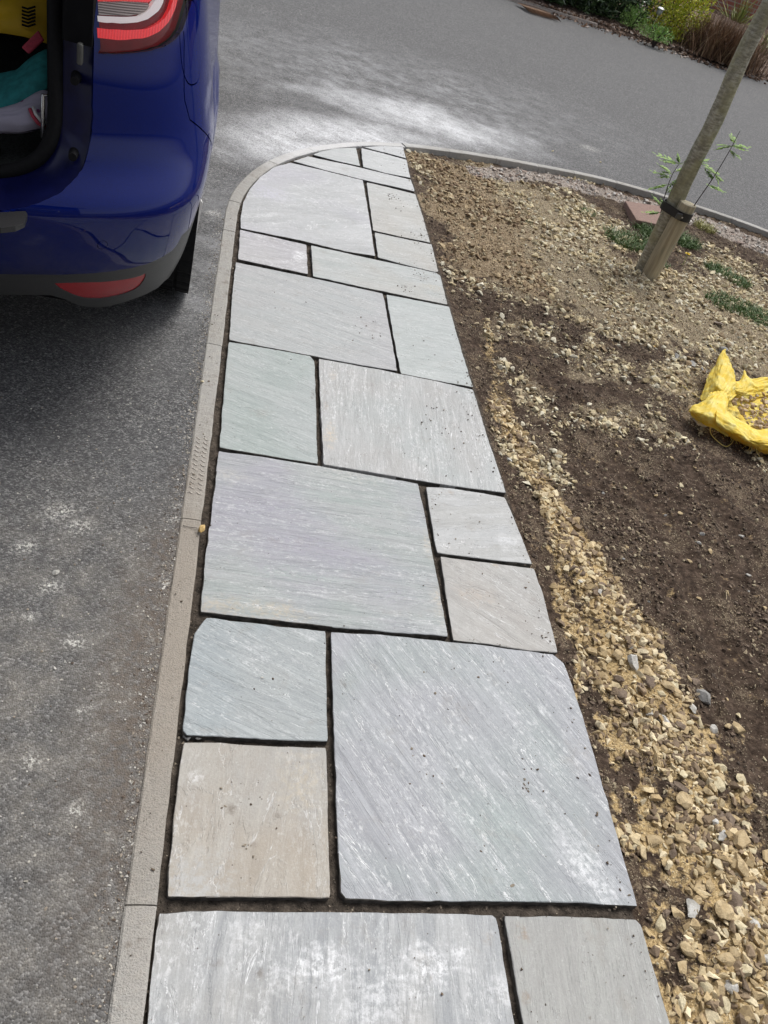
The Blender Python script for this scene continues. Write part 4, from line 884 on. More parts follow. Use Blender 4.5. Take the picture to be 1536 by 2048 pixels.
road = paint.ma('MULTIPLY', paint.mr(oz.outputs[2], .62, .25, 0, .35), paint.mr(dirtn, .4, .65, .3, 1))
pc = paint.mix(road, pc, (.16, .15, .14))
M_paint = paint.out(pc, None, paint.mr(road, 0, .4, .20, .5), Metallic=.0, Specular_IOR_Level=.0, Coat_Weight=.7, Coat_Roughness=.03)
M_trim = simple('bumper plastic', (.055, .056, .057), .55, bump=.25, nsc=400)
M_black = simple('matt black', (.006, .006, .007), .8, Specular_IOR_Level=.15)
M_rubber = simple('black rubber', (.010, .010, .011), .7, bump=.2, nsc=120, Specular_IOR_Level=.2)
M_jamb = simple('dark blue jamb paint', (.005, .007, .055), .3)
M_lampdark = simple('dark red lens', (.22, .004, .006), .06, Specular_IOR_Level=.1, Coat_Weight=.5, Coat_Roughness=.02)
_ls = NT('bright red lens', .08); _w = _ls.N('TexWave'); _w.bands_direction = 'X'; _ls.L(_w.inputs['Vector'], _ls.obj()); _w.inputs['Scale'].default_value = 55
M_lampred = _ls.out(Emission_Color=(1., .01, .015, 1.), Emission_Strength=.3, col=_ls.mix(_w.outputs['Fac'], (.50, .006, .010), (.80, .025, .025)), normal=_ls.bump(_w.outputs['Fac'], .3, .002), Coat_Weight=1.)
_ls = NT('clear ribbed lens', .15, .6); _w = _ls.N('TexWave'); _w.bands_direction = 'Z'; _ls.L(_w.inputs['Vector'], _ls.obj()); _w.inputs['Scale'].default_value = 70
M_clear = _ls.out(_ls.mix(_w.outputs['Fac'], (.16, .13, .11), (.42, .38, .34)), _ls.bump(_w.outputs['Fac'], .4, .002), Coat_Weight=1.)
M_chrome = simple('bright light guide', (.85, .86, .88), .12, .9, nz=.03)
M_guide = simple('lit light guide', (.80, .80, .82), .2, nz=.03, Emission_Color=(1., .95, .92, 1.), Emission_Strength=.22)
M_refl = simple('red reflector', (.42, .010, .018), .25, bump=.3, nsc=500, Coat_Weight=.5)
M_glass = simple('dark window glass', (.01, .012, .014), .05, Coat_Weight=1.)
MATS = dict(parking_sensor=M_paint, body=M_paint, bumper=M_paint, bumper_trim=M_trim, reflector=M_refl, tail_light=M_lampdark, light_guide=M_guide, reverse_light_lens=M_clear, stop_light_lens=M_lampred, fuel_flap=M_paint, side_window=M_glass)
OFF = dict(tail_light=-.020, light_guide=-.008, reverse_light_lens=-.013, stop_light_lens=-.010, lens_cover=.002, reflector=-.002, side_window=-.003, bumper_trim=.0, fuel_flap=.0004)
_cv = bpy.data.materials.new('clear lens cover'); _cv.use_nodes = True; _t = _cv.node_tree; _t.nodes.remove(_t.nodes['Principled BSDF'])
_a = _t.nodes.new('ShaderNodeBsdfTransparent'); _a.inputs[0].default_value = (.97, .94, .94, 1); _g = _t.nodes.new('ShaderNodeBsdfGlossy'); _g.inputs['Roughness'].default_value = .04; _f = _t.nodes.new('ShaderNodeFresnel'); _f.inputs[0].default_value = 1.22; _m = _t.nodes.new('ShaderNodeMixShader')
_t.links.new(_f.outputs[0], _m.inputs[0]); _t.links.new(_a.outputs[0], _m.inputs[1]); _t.links.new(_g.outputs[0], _m.inputs[2]); _t.links.new(_m.outputs[0], _t.nodes['Material Output'].inputs[0]); MATS['lens_cover'] = _cv
def region(nm, labs, parent, mirror=False, thick=.012):
    idx = [i for i in range(len(DF)) if lab[i] in labs]
    if not idx: return None
    used = sorted({v for i in idx for v in DF[i]}); mp = {v: k for k, v in enumerate(used)}
    uz = DV[used]; L = surf(uz[:, 0], uz[:, 1]); n = snorm(uz[:, 0], uz[:, 1])
    L = L + n * OFF.get(nm, 0)
    if nm == 'side_window' or nm == 'reflector': pass
    F_ = [tuple(mp[v] for v in DF[i]) for i in idx]
    sgn = -1 if mirror else 1
    L[:, 0] *= sgn; n[:, 0] *= sgn
    ed_ = {}
    for f in F_:
        for a_, b_ in zip(f, f[1:] + f[:1]): ed_[(a_, b_)] = ed_.get((a_, b_), 0) + 1
    bnd = [e_ for e_ in ed_ if (e_[1], e_[0]) not in ed_]
    nv = len(L); inner = L - n * thick; bs = {}
    V_ = L.tolist(); N_ = n.tolist()
    # rolled rim
    for a_, b_ in bnd:
        if uz[a_][0] < 1e-3 and uz[b_][0] < 1e-3: continue
        for q in (a_, b_):
            if q not in bs: bs[q] = len(V_); V_.append(inner[q].tolist()); N_.append(n[q].tolist())
        F_.append((b_, a_, bs[a_], bs[b_]))
    nface = len(idx)
    o = mesh(nm, V_, F_, MATS[nm], parent, smooth=True)
    if mirror:
        o.data.flip_normals()
    nn_ = [(0, 0, 0)] * len(o.data.loops)
    N_ = np.array(N_); ns = []
    for p_ in o.data.polygons:
        sm = len(p_.vertices) == 3
        for li in p_.loop_indices:
            ns.append(tuple(N_[o.data.loops[li].vertex_index]) if sm else (0., 0., 0.))
        if not sm: p_.use_smooth = False
    try: o.data.normals_split_custom_set(ns)
    except Exception as ex_: print('normals', ex_)
    return o
for mir in (False, True):
    bo = region('body', ('body',), car, mir); 
    region('bumper', ('bumper',), car, mir)
    region('bumper_trim', ('bumper_trim',), car, mir); region('reflector', ('reflector',), car, mir)
    region('side_window', ('side_window',), car, mir); region('parking_sensor', ('parking_sensor',), car, mir)
    tl = region('tail_light', ('tail_light', 'light_guide', 'reverse_light_lens', 'stop_light_lens', 'stop_light_lens2'), car, mir, .01)
    region('light_guide', ('light_guide',), tl, mir); region('reverse_light_lens', ('reverse_light_lens',), tl, mir); region('stop_light_lens', ('stop_light_lens', 'stop_light_lens2'), tl, mir)
    region('lens_cover', ('tail_light', 'light_guide', 'reverse_light_lens', 'stop_light_lens', 'stop_light_lens2'), tl, mir, .0)
    if not mir: region('fuel_flap', ('fuel_flap',), car, mir)
    else:
        MATS['fuel_flap'] = M_paint
# black inner shell seen through the gaps, wheel housing
def shell():
    V_ = []; F_ = []
    us_ = np.r_[np.linspace(0, 1.6, 50), np.linspace(1.68, U3, 40)]; zs2 = np.linspace(.24, 1.46, 44)
    UU, ZZ = np.meshgrid(us_, zs2); L = surf(UU, ZZ) - snorm(UU, ZZ) * .035
    ok = ~inpoly(UU, ZZ, R_open) & ~inpoly(UU, ZZ, R_arch) & ~inpoly(UU, ZZ, R_arch2) & ~inpoly(UU, ZZ, R_under)
    for sg_ in (1, -1):
        b0 = len(V_); V_ += (L.reshape(-1, 3) * np.array([sg_, 1, 1])).tolist(); w_ = len(us_)
        for i in range(len(zs2) - 1):
            for j in range(w_ - 1):
                if ok[i, j] and ok[i + 1, j] and ok[i, j + 1] and ok[i + 1, j + 1]:
                    F_.append(tuple(b0 + k for k in (i * w_ + j, i * w_ + j + 1, (i + 1) * w_ + j + 1, (i + 1) * w_ + j)))
    return V_, F_
v, f = shell(); mesh('inner_shell', v, f, M_black, car)
parts = []
for sg_ in (1, -1):
    for wy in (WY, WY + 2.78):
        V_ = []; F_ = []
        for i, t in enumerate(np.linspace(.0, pi + .02, 26)):
            for j, x_ in enumerate((.88, .55)): V_.append((sg_ * x_, wy + .375 * cos(t), WZ + .375 * sin(t)))
        for i in range(25): F_.append((2 * i, 2 * i + 1, 2 * i + 3, 2 * i + 2))
        parts.append((V_, F_))
parts.append(box(-.62, .62, .30, 4.0, .235, .25))
mesh('wheel_housing', *join(*parts), M_black, car)
# roof and open tailgate
V_ = []; F_ = []
Us = np.linspace(0, U3, 60); L = surf(Us, Us * 0 + 1.498)
half = L.tolist(); ringp = half + [(-p[0], p[1], p[2]) for p in half[::-1]]
cy = 1.55
for k, (sc, zz) in enumerate(((1, 1.498), (.96, 1.53), (.8, 1.56), (.4, 1.585))):
    for p in ringp: V_.append((p[0] * sc, cy + (p[1] - cy) * sc, zz))
n_ = len(ringp)
for k in range(3):
    for i in range(n_): F_.append((k * n_ + i, k * n_ + (i + 1) % n_, (k + 1) * n_ + (i + 1) % n_, (k + 1) * n_ + i))
F_.append(tuple(3 * n_ + i for i in range(n_)))
mesh('roof', V_, F_, M_paint, car, smooth=True)
def gate(x0, x1, t0, t1, th):
    V_ = []; F_ = []; nx_, nt_ = 13, 9
    for k in (0, 1):
        for i in range(nt_):
            t = t0 + (t1 - t0) * i / (nt_ - 1)
            for j in range(nx_):
                x = x0 + (x1 - x0) * j / (nx_ - 1); b_ = .06 * (1 - (x / .7) ** 2)
                V_.append((x * (1 - .12 * (1 - t)), .42 - .98 * t, 1.56 + .30 * t + .10 * sin(pi * t) + b_ - k * th))
    m_ = nx_ * nt_
    for i in range(nt_ - 1):
        for j in range(nx_ - 1):
            a_ = i * nx_ + j; F_.append((a_, a_ + 1, a_ + nx_ + 1, a_ + nx_)); F_.append((m_ + a_, m_ + a_ + nx_, m_ + a_ + nx_ + 1, m_ + a_ + 1))
    bl = [j for j in range(nx_)] + [i * nx_ + nx_ - 1 for i in range(1, nt_)] + [(nt_ - 1) * nx_ + j for j in range(nx_ - 2, -1, -1)] + [i * nx_ for i in range(nt_ - 2, 0, -1)]
    for a_, b_ in zip(bl, bl[1:] + bl[:1]): F_.append((a_, b_, b_ + m_, a_ + m_))
    return V_, F_
tg = mesh('tailgate', *gate(-.72, .72, 0, 1.25, .05), M_paint, car, smooth=False)
mesh('tailgate_trim', *gate(-.68, .68, .03, 1.2, .065), M_black, tg)
mesh('rear_window', *gate(-.55, .55, .08, .52, .075), M_glass, tg)
for sg_ in (1, -1):
    v, f = tube([(sg_ * .62, .50, 1.25), (sg_ * .60, .12, 1.60)], [.011, .008], 10); mesh('gas_strut', v, f, M_rubber, car)
# wheels
def wheel(x, y, sg_, detail=True):
    T = empty('wheel', (x, y, WZ)); T.parent = car
    V_ = []; F_ = []; n_ = 72
    pr = [(-.195, .215), (-.205, .25), (-.203, .295), (-.190, .318), (-.175, .326)]
    tread_ = []
    for g0 in (-.175, -.115, -.060, -.005):   # ribs with grooves between
        tread_ += [(g0 + .001, .327), (g0 + .045, .3305), (g0 + .046, .320), (g0 + .054, .320)]
    prof_ = pr + tread_[1:-2] + [(.022, .326), (.032, .318), (.036, .295), (.034, .25), (.025, .215)]
    m_ = len(prof_)
    for i in range(n_ * 2):
        a_ = pi * i / n_
        for j, (px_, r_) in enumerate(prof_):
            cut = .0055 if (r_ > .324 and (i + (1 if px_ > -.1 else 0)) % 4 == 0) else 0
            V_.append((sg_ * (px_ - .036), (r_ - cut) * cos(a_), (r_ - cut) * sin(a_)))
    N_ = n_ * 2
    for i in range(N_):
        for j in range(m_ - 1): F_.append((i * m_ + j, ((i + 1) % N_) * m_ + j, ((i + 1) % N_) * m_ + j + 1, i * m_ + j + 1))
    o = mesh('tyre', V_, F_, M_rubber, T)
    V_ = []; F_ = []
    pr = [(-.02, .216), (.0, .214), (-.012, .195), (-.03, .19)]
    for i in range(60):
        a_ = 2 * pi * i / 60
        for (px_, r_) in pr: V_.append((sg_ * (px_), r_ * cos(a_), r_ * sin(a_)))
    for i in range(60):
        for j in range(3): F_.append((i * 4 + j, ((i + 1) % 60) * 4 + j, ((i + 1) % 60) * 4 + j + 1, i * 4 + j + 1))
    ps = [(V_, F_)]
    for k in range(5):
        a_ = 2 * pi * k / 5
        ps.append(tube([(sg_ * -.01, .03 * cos(a_), .03 * sin(a_)), (sg_ * -.018, .19 * cos(a_), .19 * sin(a_))], [.03, .022], 8))
    ps.append(tube([(sg_ * -.05, 0, 0), (sg_ * .0, 0, 0)], [.05, .045], 20))
    mesh('rim', *join(*ps), simple('alloy', (.45, .45, .46), .35, .8), T)
    return T
for sg_ in (1, -1):
    for wy in (WY, WY + 2.78): wheel(sg_ * .902, wy, sg_)
# boot opening: jamb from the body skin in to the rubber seal
def seal_pt(px, py, off=0.):
    # plane Y = 1.90 + .25 (z - .6)
    d = ray(px, py); c0 = Vector((0, 1.90 + off, .6)); n = Vector((0, 1, -.25)); k = (c0 - Vector((0, 0, H))).dot(n) / d.dot(n)
    return Vector((0, 0, H)) + d * k
def to_l(p): return CI @ Vector(p)
E1 = [Vector(surf(*p).tolist()) - Vector(snorm(np.array(p[0]), np.array(p[1])).tolist()) * .010 for p in op_c[::2]]
n1_ = len(E1)
def resamp(pl, n):
    P_ = np.array([list(p) for p in pl]); d_ = np.r_[0, np.cumsum(np.linalg.norm(np.diff(P_, axis=0), axis=1))]; t = np.linspace(0, d_[-1], n)
    return [Vector([np.interp(q, d_, P_[:, k]) for k in range(3)]) for q in t]
E2 = [to_l(seal_pt(*p)) for p in cr([(124, 8), (124, 120), (124, 225), (119, 268), (105, 302), (82, 326), (50, 341), (20, 347), (0, 349)], 4)]
E1 = resamp(E1, 40); E2 = resamp(E2, 40)
def close_loop(pl, ztop):
    out = [Vector((pl[0].x * .80, pl[0].y + .30, ztop)), Vector((pl[0].x * .93, pl[0].y + .12, 1.25))] + pl + [Vector((.2, pl[-1].y, pl[-1].z)), Vector((0, pl[-1].y, pl[-1].z))]
    full = out + [Vector((-p.x, p.y, p.z)) for p in out[::-1][1:]]
    return full
L1 = close_loop(E1, 1.46); L2 = close_loop(E2, 1.44)
V_ = []; F_ = []; K = 7; n_ = len(L1)
for k in range(K):
    t = k / (K - 1); s1 = sin(t * pi / 2)
    for a_, b_ in zip(L1, L2):
        p = a_.lerp(b_, t); p.y = a_.y + (b_.y - a_.y) * (s1 if a_.z > .7 else t) 
        V_.append(p)
for k in range(K - 1):
    for i in range(n_ - 1): F_.append((k * n_ + i, k * n_ + i + 1, (k + 1) * n_ + i + 1, (k + 1) * n_ + i))
jm = mesh('boot_jamb', V_, F_, M_jamb, car, smooth=True)
# black upper cover of the jamb pillar, latch plate and bump stop
pz = [to_l(seal_pt(*p)) for p in [(126, 78), (180, 86), (181, 5), (126, 0)]]
v, f = box(.0, .062, -.012, .006, 0, .3); 
q0 = to_l(seal_pt(127, 76, -.03)); 
cv = mesh('pillar_cover', [(q0.x + a_ * 1.0, q0.y - .014 + c_ * .02 + b_ * .12, q0.z + b_) for b_ in (0, .1, .4) for a_, c_ in ((-.005, 1), (.0, 0), (.058, 0), (.062, 1))], [(4 * i + j, 4 * i + j + 1, 4 * i + j + 5, 4 * i + j + 4) for i in (0, 1) for j in (0, 1, 2)] + [(0, 3, 2, 1)], M_black, car)
q1 = to_l(seal_pt(160, 128, -.035)); v, f = box(q1.x - .006, q1.x + .006, q1.y - .012, q1.y + .01, q1.z, q1.z + .042); o = mesh('jamb_clip', v, f, simple('grey plastic', (.10, .10, .09), .5), car); bevel(o)
for pxy, dz in (((150, 160), .03), ((146, 312), .025)):
    q1 = to_l(seal_pt(*pxy, -.03)); v, f = tube([(q1.x, q1.y + .03, q1.z), (q1.x, q1.y - .008, q1.z)], [.012, .009], 14); mesh('bump_stop', v, f, M_rubber, car)
# seal: a fat rubber tube along L2
v, f = tube([p + Vector((-.014 if p.x > 0 else .014, .0, 0)) for p in L2], .0165, 12, False); mesh('boot_seal', v, f, M_rubber, car, smooth=True)
# scuff plate on the sill
sc = [G(px_, py_, .628) for px_, py_ in [(0, 396), (50, 394), (54, 400), (48, 416), (30, 424), (0, 427)]]
scl = [to_l((x, y, .0)) for x, y in sc]
zt_ = zb + .012
zsc = lambda y_: .012 + np.interp(y_, [E1[-1].y, E2[-1].y], [E1[-1].z, E2[-1].z])
full = [(p.x, p.y) for p in scl] + [(-p.x, p.y) for p in scl[::-1]]
nf = len(full); v = [(x, y, zsc(y)) for x, y in full] + [(x, y, zsc(y) - .012) for x, y in full]
o = mesh('scuff_plate', v, [tuple(range(nf))] + [(i, (i + 1) % nf, nf + (i + 1) % nf, nf + i) for i in range(nf)], simple('grey plastic sill', (.02, .02, .022), .45, bump=.2, nsc=300), car)
# interior: floor with moulded ribs, side wall, back wall, ceiling
zf = E2[-1].z - .01; yi = E2[-1].y
M_trimin = simple('grey boot carpet', (.055, .06, .055), .9, bump=.6, nsc=180, nz=.5)
fl_parts = [box(-.66, .66, yi - .005, yi + 1.1, zf - .02, zf)]
for k in range(9): fl_parts.append(box(.52 - k * .12, .545 - k * .12, yi + .05, yi + .16, zf, zf + .008))
fl_parts.append(box(-.62, .62, yi + .015, yi + .035, zf, zf + .006))
mesh('boot_floor', *join(*fl_parts), M_trimin, car)
mesh('boot_lining', *join(box(.60, .62, yi + .16, yi + 1.1, zf, 1.40), box(-.62, -.60, yi + .16, yi + 1.1, zf, 1.40), box(-.8, .8, yi + 1.1, yi + 1.12, zf, 1.35)), M_black, car)
hk = to_l(seal_pt(99, 235, .02)); 
pp = [(hk.x + .006, hk.y, hk.z + .045), (hk.x - .012, hk.y - .004, hk.z + .047), (hk.x - .014, hk.y - .006, hk.z - .045), (hk.x + .008, hk.y - .002, hk.z - .05)]
v, f = join(tube(pp, .0042, 8), tube([(hk.x + .004, hk.y, hk.z + .04), (hk.x + .004, hk.y, hk.z - .04)], .006, 8)); mesh('lashing_ring', v, f, simple('bright steel', (.75, .75, .74), .25, .9), car, smooth=True)
# --- things lying in the boot
def cloth(name, ctrl, mat, th=.03, label='', cat='', fold=.012, seed=1, nu=40, nv=26):
    """puffed fabric panel through a grid of world points"""
    R_, C_ = len(ctrl), len(ctrl[0]); A_ = np.array([[list(p) for p in r] for r in ctrl])
    rows = [np.array(cr(list(A_[r]), 12)) for r in range(R_)]
    rows = np.array(rows); g = np.array([cr(list(rows[:, j]), 10) for j in range(rows.shape[1])])
    a_, b_ = g.shape[:2]; uu, vv = np.meshgrid(np.linspace(0, 1, b_), np.linspace(0, 1, a_))
    du = np.gradient(g, axis=0); dv = np.gradient(g, axis=1); n = np.cross(du, dv); n /= np.linalg.norm(n, axis=-1)[..., None] + 1e-9
    if (n[..., 1].mean() > 0): n = -n
    w_ = (fbm(uu * 7 + seed * 3, vv * 5, seed, 3) - .5) * 2 * fold; puff = (np.clip(4 * uu * (1 - uu), 0, 1) * np.clip(4 * vv * (1 - vv), 0, 1)) ** .35 * th
    f_ = g + n * (w_ + puff)[..., None]; b2 = g - n * (puff * .6)[..., None]
    V_ = np.r_[f_.reshape(-1, 3), b2.reshape(-1, 3)]; I_ = np.arange(a_ * b_).reshape(a_, b_); N0 = a_ * b_
    q = np.stack([I_[:-1, :-1], I_[:-1, 1:], I_[1:, 1:], I_[1:, :-1]], -1).reshape(-1, 4)
    o = mesh(name, V_, np.r_[q, q[:, ::-1] + N0], mat, smooth=True)
    bm = bmesh.new(); bm.from_mesh(o.data); bmesh.ops.remove_doubles(bm, verts=bm.verts, dist=1e-5); bmesh.ops.recalc_face_normals(bm, faces=bm.faces); bm.to_mesh(o.data); bm.free()
    return tag(o, label, cat) if label else o
def sp(px, py, off): return seal_pt(px, py, off)
M_teal = simple('teal fabric', (.03, .26, .27), .85, nz=.2, nsc=60, bump=.4)
M_lil = NT('spotted lilac fabric', .85); P = M_lil.obj(); vd = M_lil.voro(P, 38, 'Distance')
M_lil = M_lil.out(M_lil.mix(M_lil.mr(vd, .16, .2, 1, 0), (.42, .40, .50), (.20, .06, .16)), M_lil.bump(M_lil.noise(P, 50, 3), .4, .004))
M_yel = simple('yellow plastic', (.62, .40, .01), .5, nz=.15, nsc=12)
M_pink = simple('pink webbing', (.50, .06, .10), .8, bump=.4, nsc=200)
cloth('holdall_bag', [[sp(-60, 165, .22), sp(0, 155, .22), sp(45, 150, .22), (sp(90, 108, .2)), sp(112, 100, .2)], [sp(-60, 205, .16), sp(0, 195, .16), sp(45, 180, .16), sp(88, 150, .15), sp(112, 145, .16)], [sp(-60, 240, .10), sp(0, 228, .10), sp(40, 210, .10), sp(85, 180, .10), sp(112, 172, .12)]], M_teal, .03, 'teal fabric holdall slumped in the open car boot', 'bag', .005, 3)
cloth('spotted_blanket', [[sp(-60, 232, .09), sp(0, 226, .09), sp(40, 212, .09), sp(85, 184, .10), sp(112, 190, .1)], [sp(-60, 250, .07), sp(0, 246, .07), sp(45, 238, .07), sp(85, 222, .08), sp(110, 215, .09)], [sp(-60, 266, .05), sp(0, 262, .05), sp(45, 264, .05), sp(85, 255, .06), sp(105, 240, .08)]], M_lil, .03, 'spotted lilac blanket rolled beneath the teal holdall', 'blanket', .005, 5)
v, f = join(*[tube([sp(60 + k * 5, 218 - k * 2, .045), sp(66 + k * 5, 232 - k, .035), sp(76 + k * 4, 246 - k * 2, .035), sp(92 + k * 2, 256 - k * 4, .045)], .0045, 8) for k in (0,)]); o = mesh('red_cord', v, f, M_pink, smooth=True); tag(o, 'thick red cord looped over the spotted blanket', 'cord')
v, f = tube([sp(66, 214, .040), sp(72, 229, .030), sp(82, 241, .030), sp(95, 246, .04)], .004, 8); o = mesh('white_cord', v, f, simple('white cord', (.6, .6, .6), .8), smooth=True); tag(o, 'white cord lying next to the red one on the blanket', 'cord')
cloth('yellow_crate', [[sp(-80, -60, .2), sp(-20, -60, .2), sp(40, -60, .2), sp(110, -60, .2)], [sp(-80, 10, .17), sp(-20, 14, .17), sp(40, 10, .17), sp(110, 20, .17)], [sp(-80, 50, .14), sp(-20, 62, .14), sp(40, 72, .14), sp(110, 92, .16)]], M_yel, .02, 'yellow plastic toy shell at the top of the open boot', 'toy', .004, 8)
# dark vent slots on the yellow shell
ps = []
for k in range(6): ps.append(tube([sp(44, 14 + k * 7, .118), sp(56, 18 + k * 7, .116), sp(71, 13 + k * 7, .118)], .0022, 6))
v, f = join(*ps); o = mesh('vent_grille', v, f, M_black, bpy.data.objects['yellow_crate'])
v = [sp(42, 94, .08), sp(57, 108, .08), sp(88, 80, .09), (sp(76, 60, .09))]; v += [p + Vector((0, .008, -.003)) for p in v]
o = mesh('webbing_tag', v, [(0, 1, 2, 3), (4, 7, 6, 5), (0, 4, 5, 1), (1, 5, 6, 2), (2, 6, 7, 3), (3, 7, 4, 0)], M_pink); bevel(o, .003); tag(o, 'short pink webbing strap hanging below the yellow toy', 'strap')

# ================================================================== YOUNG TREE, STAKE, TIE
def barkmat(name, c1, c2, c3, ring=True):
    a = NT(name, .9); P = a.pos(); n = a.noise(a.map(P, 0, (1, 1, .35)), 40, 5, .7); n2 = a.noise(a.map(P, 0, (1, 1, 3.5)), 28, 4, .7); n3 = a.noise(P, 9, 3)
    c = a.mix(a.mr(n2, .38, .62), c1, c2); c = a.mix(a.mr(n3, .4, .65, 0, .7), c, c3)
    return a.out(a.mix(a.mr(n, .35, .7, .4, 0), c, tuple(x * .4 for x in c1)), a.bump(a.ma('ADD', n, n2), .6, .006))
M_bark = barkmat('rowan bark', (.25, .23, .17), (.50, .48, .39), (.33, .31, .17))
M_post = NT('round timber stake', .85); P = M_post.pos(); n = M_post.noise(M_post.map(P, 0, (1, 1, .05)), 70, 4, .7); n2 = M_post.noise(P, 7, 3)
M_post = M_post.out(M_post.mix(M_post.mr(n, .35, .65), M_post.mix(M_post.mr(n2, .4, .6), (.30, .25, .16), (.24, .22, .15)), (.44, .38, .26)), M_post.bump(n, .5, .004))
tb = Vector((*G(1284, 545, -.05), -.05)); pb = Vector((*G(1296, 556, -.05), -.05))
def up_to(base, px, py):       # the point on a near vertical plane through base facing the camera
    d = ray(px, py); n = Vector((base.x, base.y, 0)).normalized(); k = base.dot(n) / d.dot(n); return Vector((0, 0, H)) + d * k
tree = empty('young_tree', tb); tag(tree, 'slim young rowan trunk strapped to a round timber stake', 'tree')
tp = [tb - Vector((0, 0, .05)), tb, up_to(tb, 1317, 475), up_to(tb, 1350, 404), up_to(tb, 1383, 332), up_to(tb, 1430, 240), up_to(tb, 1484, 115), up_to(tb, 1530, 25)]
dlt = tp[-1] - tp[-2]
tp += [tp[-1] + Vector((dlt.x * .8, dlt.y * .6, .30)), tp[-1] + Vector((dlt.x * 1.2, dlt.y, .62)), tp[-1] + Vector((dlt.x * 1.3, 0, 1.1)), tp[-1] + Vector((dlt.x * 1.2, -.05, 1.6))]
tp = [Vector(p) for p in cr(tp, 6)]
rr_ = [float(np.interp(i / len(tp), [0, .1, .3, .6, 1], [.050, .046, .043, .039, .015])) * (1 + .02 * sin(i * 1.7)) for i in range(len(tp))]
v, f = tube([p - tb for p in tp], rr_, 24); v = [p + Vector((p.x, p.y, 0)).normalized() * 0 for p in v]
mesh('trunk', v, f, M_bark, tree, smooth=True)
def leafmat(name, c1, c2, rough=.55):
    a = NT(name, rough); r = a.N('NewGeometry').outputs['Random Per Island']
    c = a.mix(r, c1, c2); m = a.out(c); a.b.inputs['Transmission Weight'].default_value = 0
    return m
M_fresh = leafmat('fresh green leaflets', (.11, .24, .015), (.26, .42, .04))
def pinnate(p, dirv, L, n=6, w_=.008, droop=.25):
    """one compound leaf: rachis with paired leaflets"""
    d = Vector(dirv).normalized(); side = d.cross(Vector((0, 0, 1))); side = side.normalized() if side.length > .1 else Vector((1, 0, 0)); V_ = []; F_ = []
    pts = [p + d * L * t + Vector((0, 0, -droop * L * t * t)) for t in np.linspace(0, 1, 6)]
    V_, F_ = tube(pts, .0007, 4)
    def leaflet(q, dr, ll):
        o = len(V_); dr = dr.normalized(); s_ = dr.cross(Vector((0, 0, 1))).normalized(); nz_ = Vector((0, 0, random.uniform(-.2, .3)))
        V_.extend([q, q + dr * ll * .35 + s_ * w_ * .5 + nz_ * w_, q + dr * ll * .75 + s_ * w_ * .4, q + dr * ll, q + dr * ll * .75 - s_ * w_ * .4, q + dr * ll * .35 - s_ * w_ * .5 + nz_ * w_])
        F_.append(tuple(o + i for i in range(6)))
    for k in range(n):
        t = .25 + .7 * k / n; q = p + d * L * t + Vector((0, 0, -droop * L * t * t)); ll = L * .30 * (1 - .5 * abs(t - .5))
        for sg_ in (1, -1): leaflet(q, side * sg_ + d * .5 + Vector((0, 0, random.uniform(-.3, .1))), ll)
    leaflet(pts[-1], d, L * .25)
    return V_, F_
# crown above the picture: branches and leaves
ps = []; lf = []
top = tp[-1] - tb
for k in range(16):
    b0 = tp[int(len(tp) * (.66 + .33 * k / 16))] - tb; a_ = k * 2.4; e_ = b0 + Vector((cos(a_) * .4, sin(a_) * .4, .35)) * random.uniform(.6, 1.1)
    mid_ = b0.lerp(e_, .5) - Vector((0, 0, .04)); ps.append(tube([b0, mid_, e_], [.010, .006, .002], 6))
    for j in range(2):
        q = b0.lerp(e_, .6 + .4 * j); lf.append(pinnate(q, (random.gauss(0, 1), random.gauss(0, 1), random.uniform(-.1, .6)), .09, 6, .010))
crn = mesh('crown', *join(*ps), M_bark, tree, smooth=True); mesh('leaves', *join(*lf), M_fresh, crn)
post = empty('tree_stake', pb); tag(post, 'round timber stake driven in beside the young tree', 'stake')
pt_top = up_to(pb, 1367, 425)
pts = [pb - Vector((0, 0, .1)), pb, pb.lerp(pt_top, .5), pt_top, pt_top + (pt_top - pb).normalized() * .05]
v, f = tube([p - pb for p in pts], [.047, .047, .0465, .046, .045], 26); o = mesh('stake_post', v, f, M_post, post); bevel(o, .004)
M_tie = simple('black rubber tie', (.010, .010, .010), .55, bump=.2, nsc=80)
def band(c1, r1, c2, r2, ax, hgt, th=.006):
    ax = ax.normalized(); x = (c2 - c1); L = x.length; x = (x - ax * x.dot(ax)).normalized(); y = ax.cross(x); pl = []
    for t in np.linspace(pi / 2, 3 * pi / 2, 18): pl.append(c1 + x * r1 * cos(t) + y * r1 * sin(t))
    for t in np.linspace(-pi / 2, pi / 2, 18): pl.append(c2 + x * r2 * cos(t) + y * r2 * sin(t))
    n_ = len(pl); cc = (c1 + c2) / 2; V_ = []; F_ = []
    for k, (dz, q) in enumerate(((-hgt / 2, 0), (-hgt / 2, th), (hgt / 2, th), (hgt / 2, 0))):
        for p in pl:
            o_ = (p - cc); o_ = (o_ - ax * o_.dot(ax)).normalized(); V_.append(p + ax * dz + o_ * q)
    for k in range(4):
        for i in range(n_): F_.append((k * n_ + i, k * n_ + (i + 1) % n_, ((k + 1) % 4) * n_ + (i + 1) % n_, ((k + 1) % 4) * n_ + i))
    return V_, F_
tc = up_to(tb, 1342, 414); pc_ = up_to(pb, 1364, 428)
te = empty('tree_tie', (tc + pc_) / 2); tag(te, 'black rubber tie buckled round the young trunk and its stake', 'tree tie')
ax_ = (pt_top - pb).normalized()
v, f = band(tc, .048, pc_, .049, ax_, .042); mesh('strap', [p - (tc + pc_) / 2 for p in v], f, M_tie, te, smooth=False)
ct = Vector((-pc_.x, -pc_.y, 0)).normalized() * .06
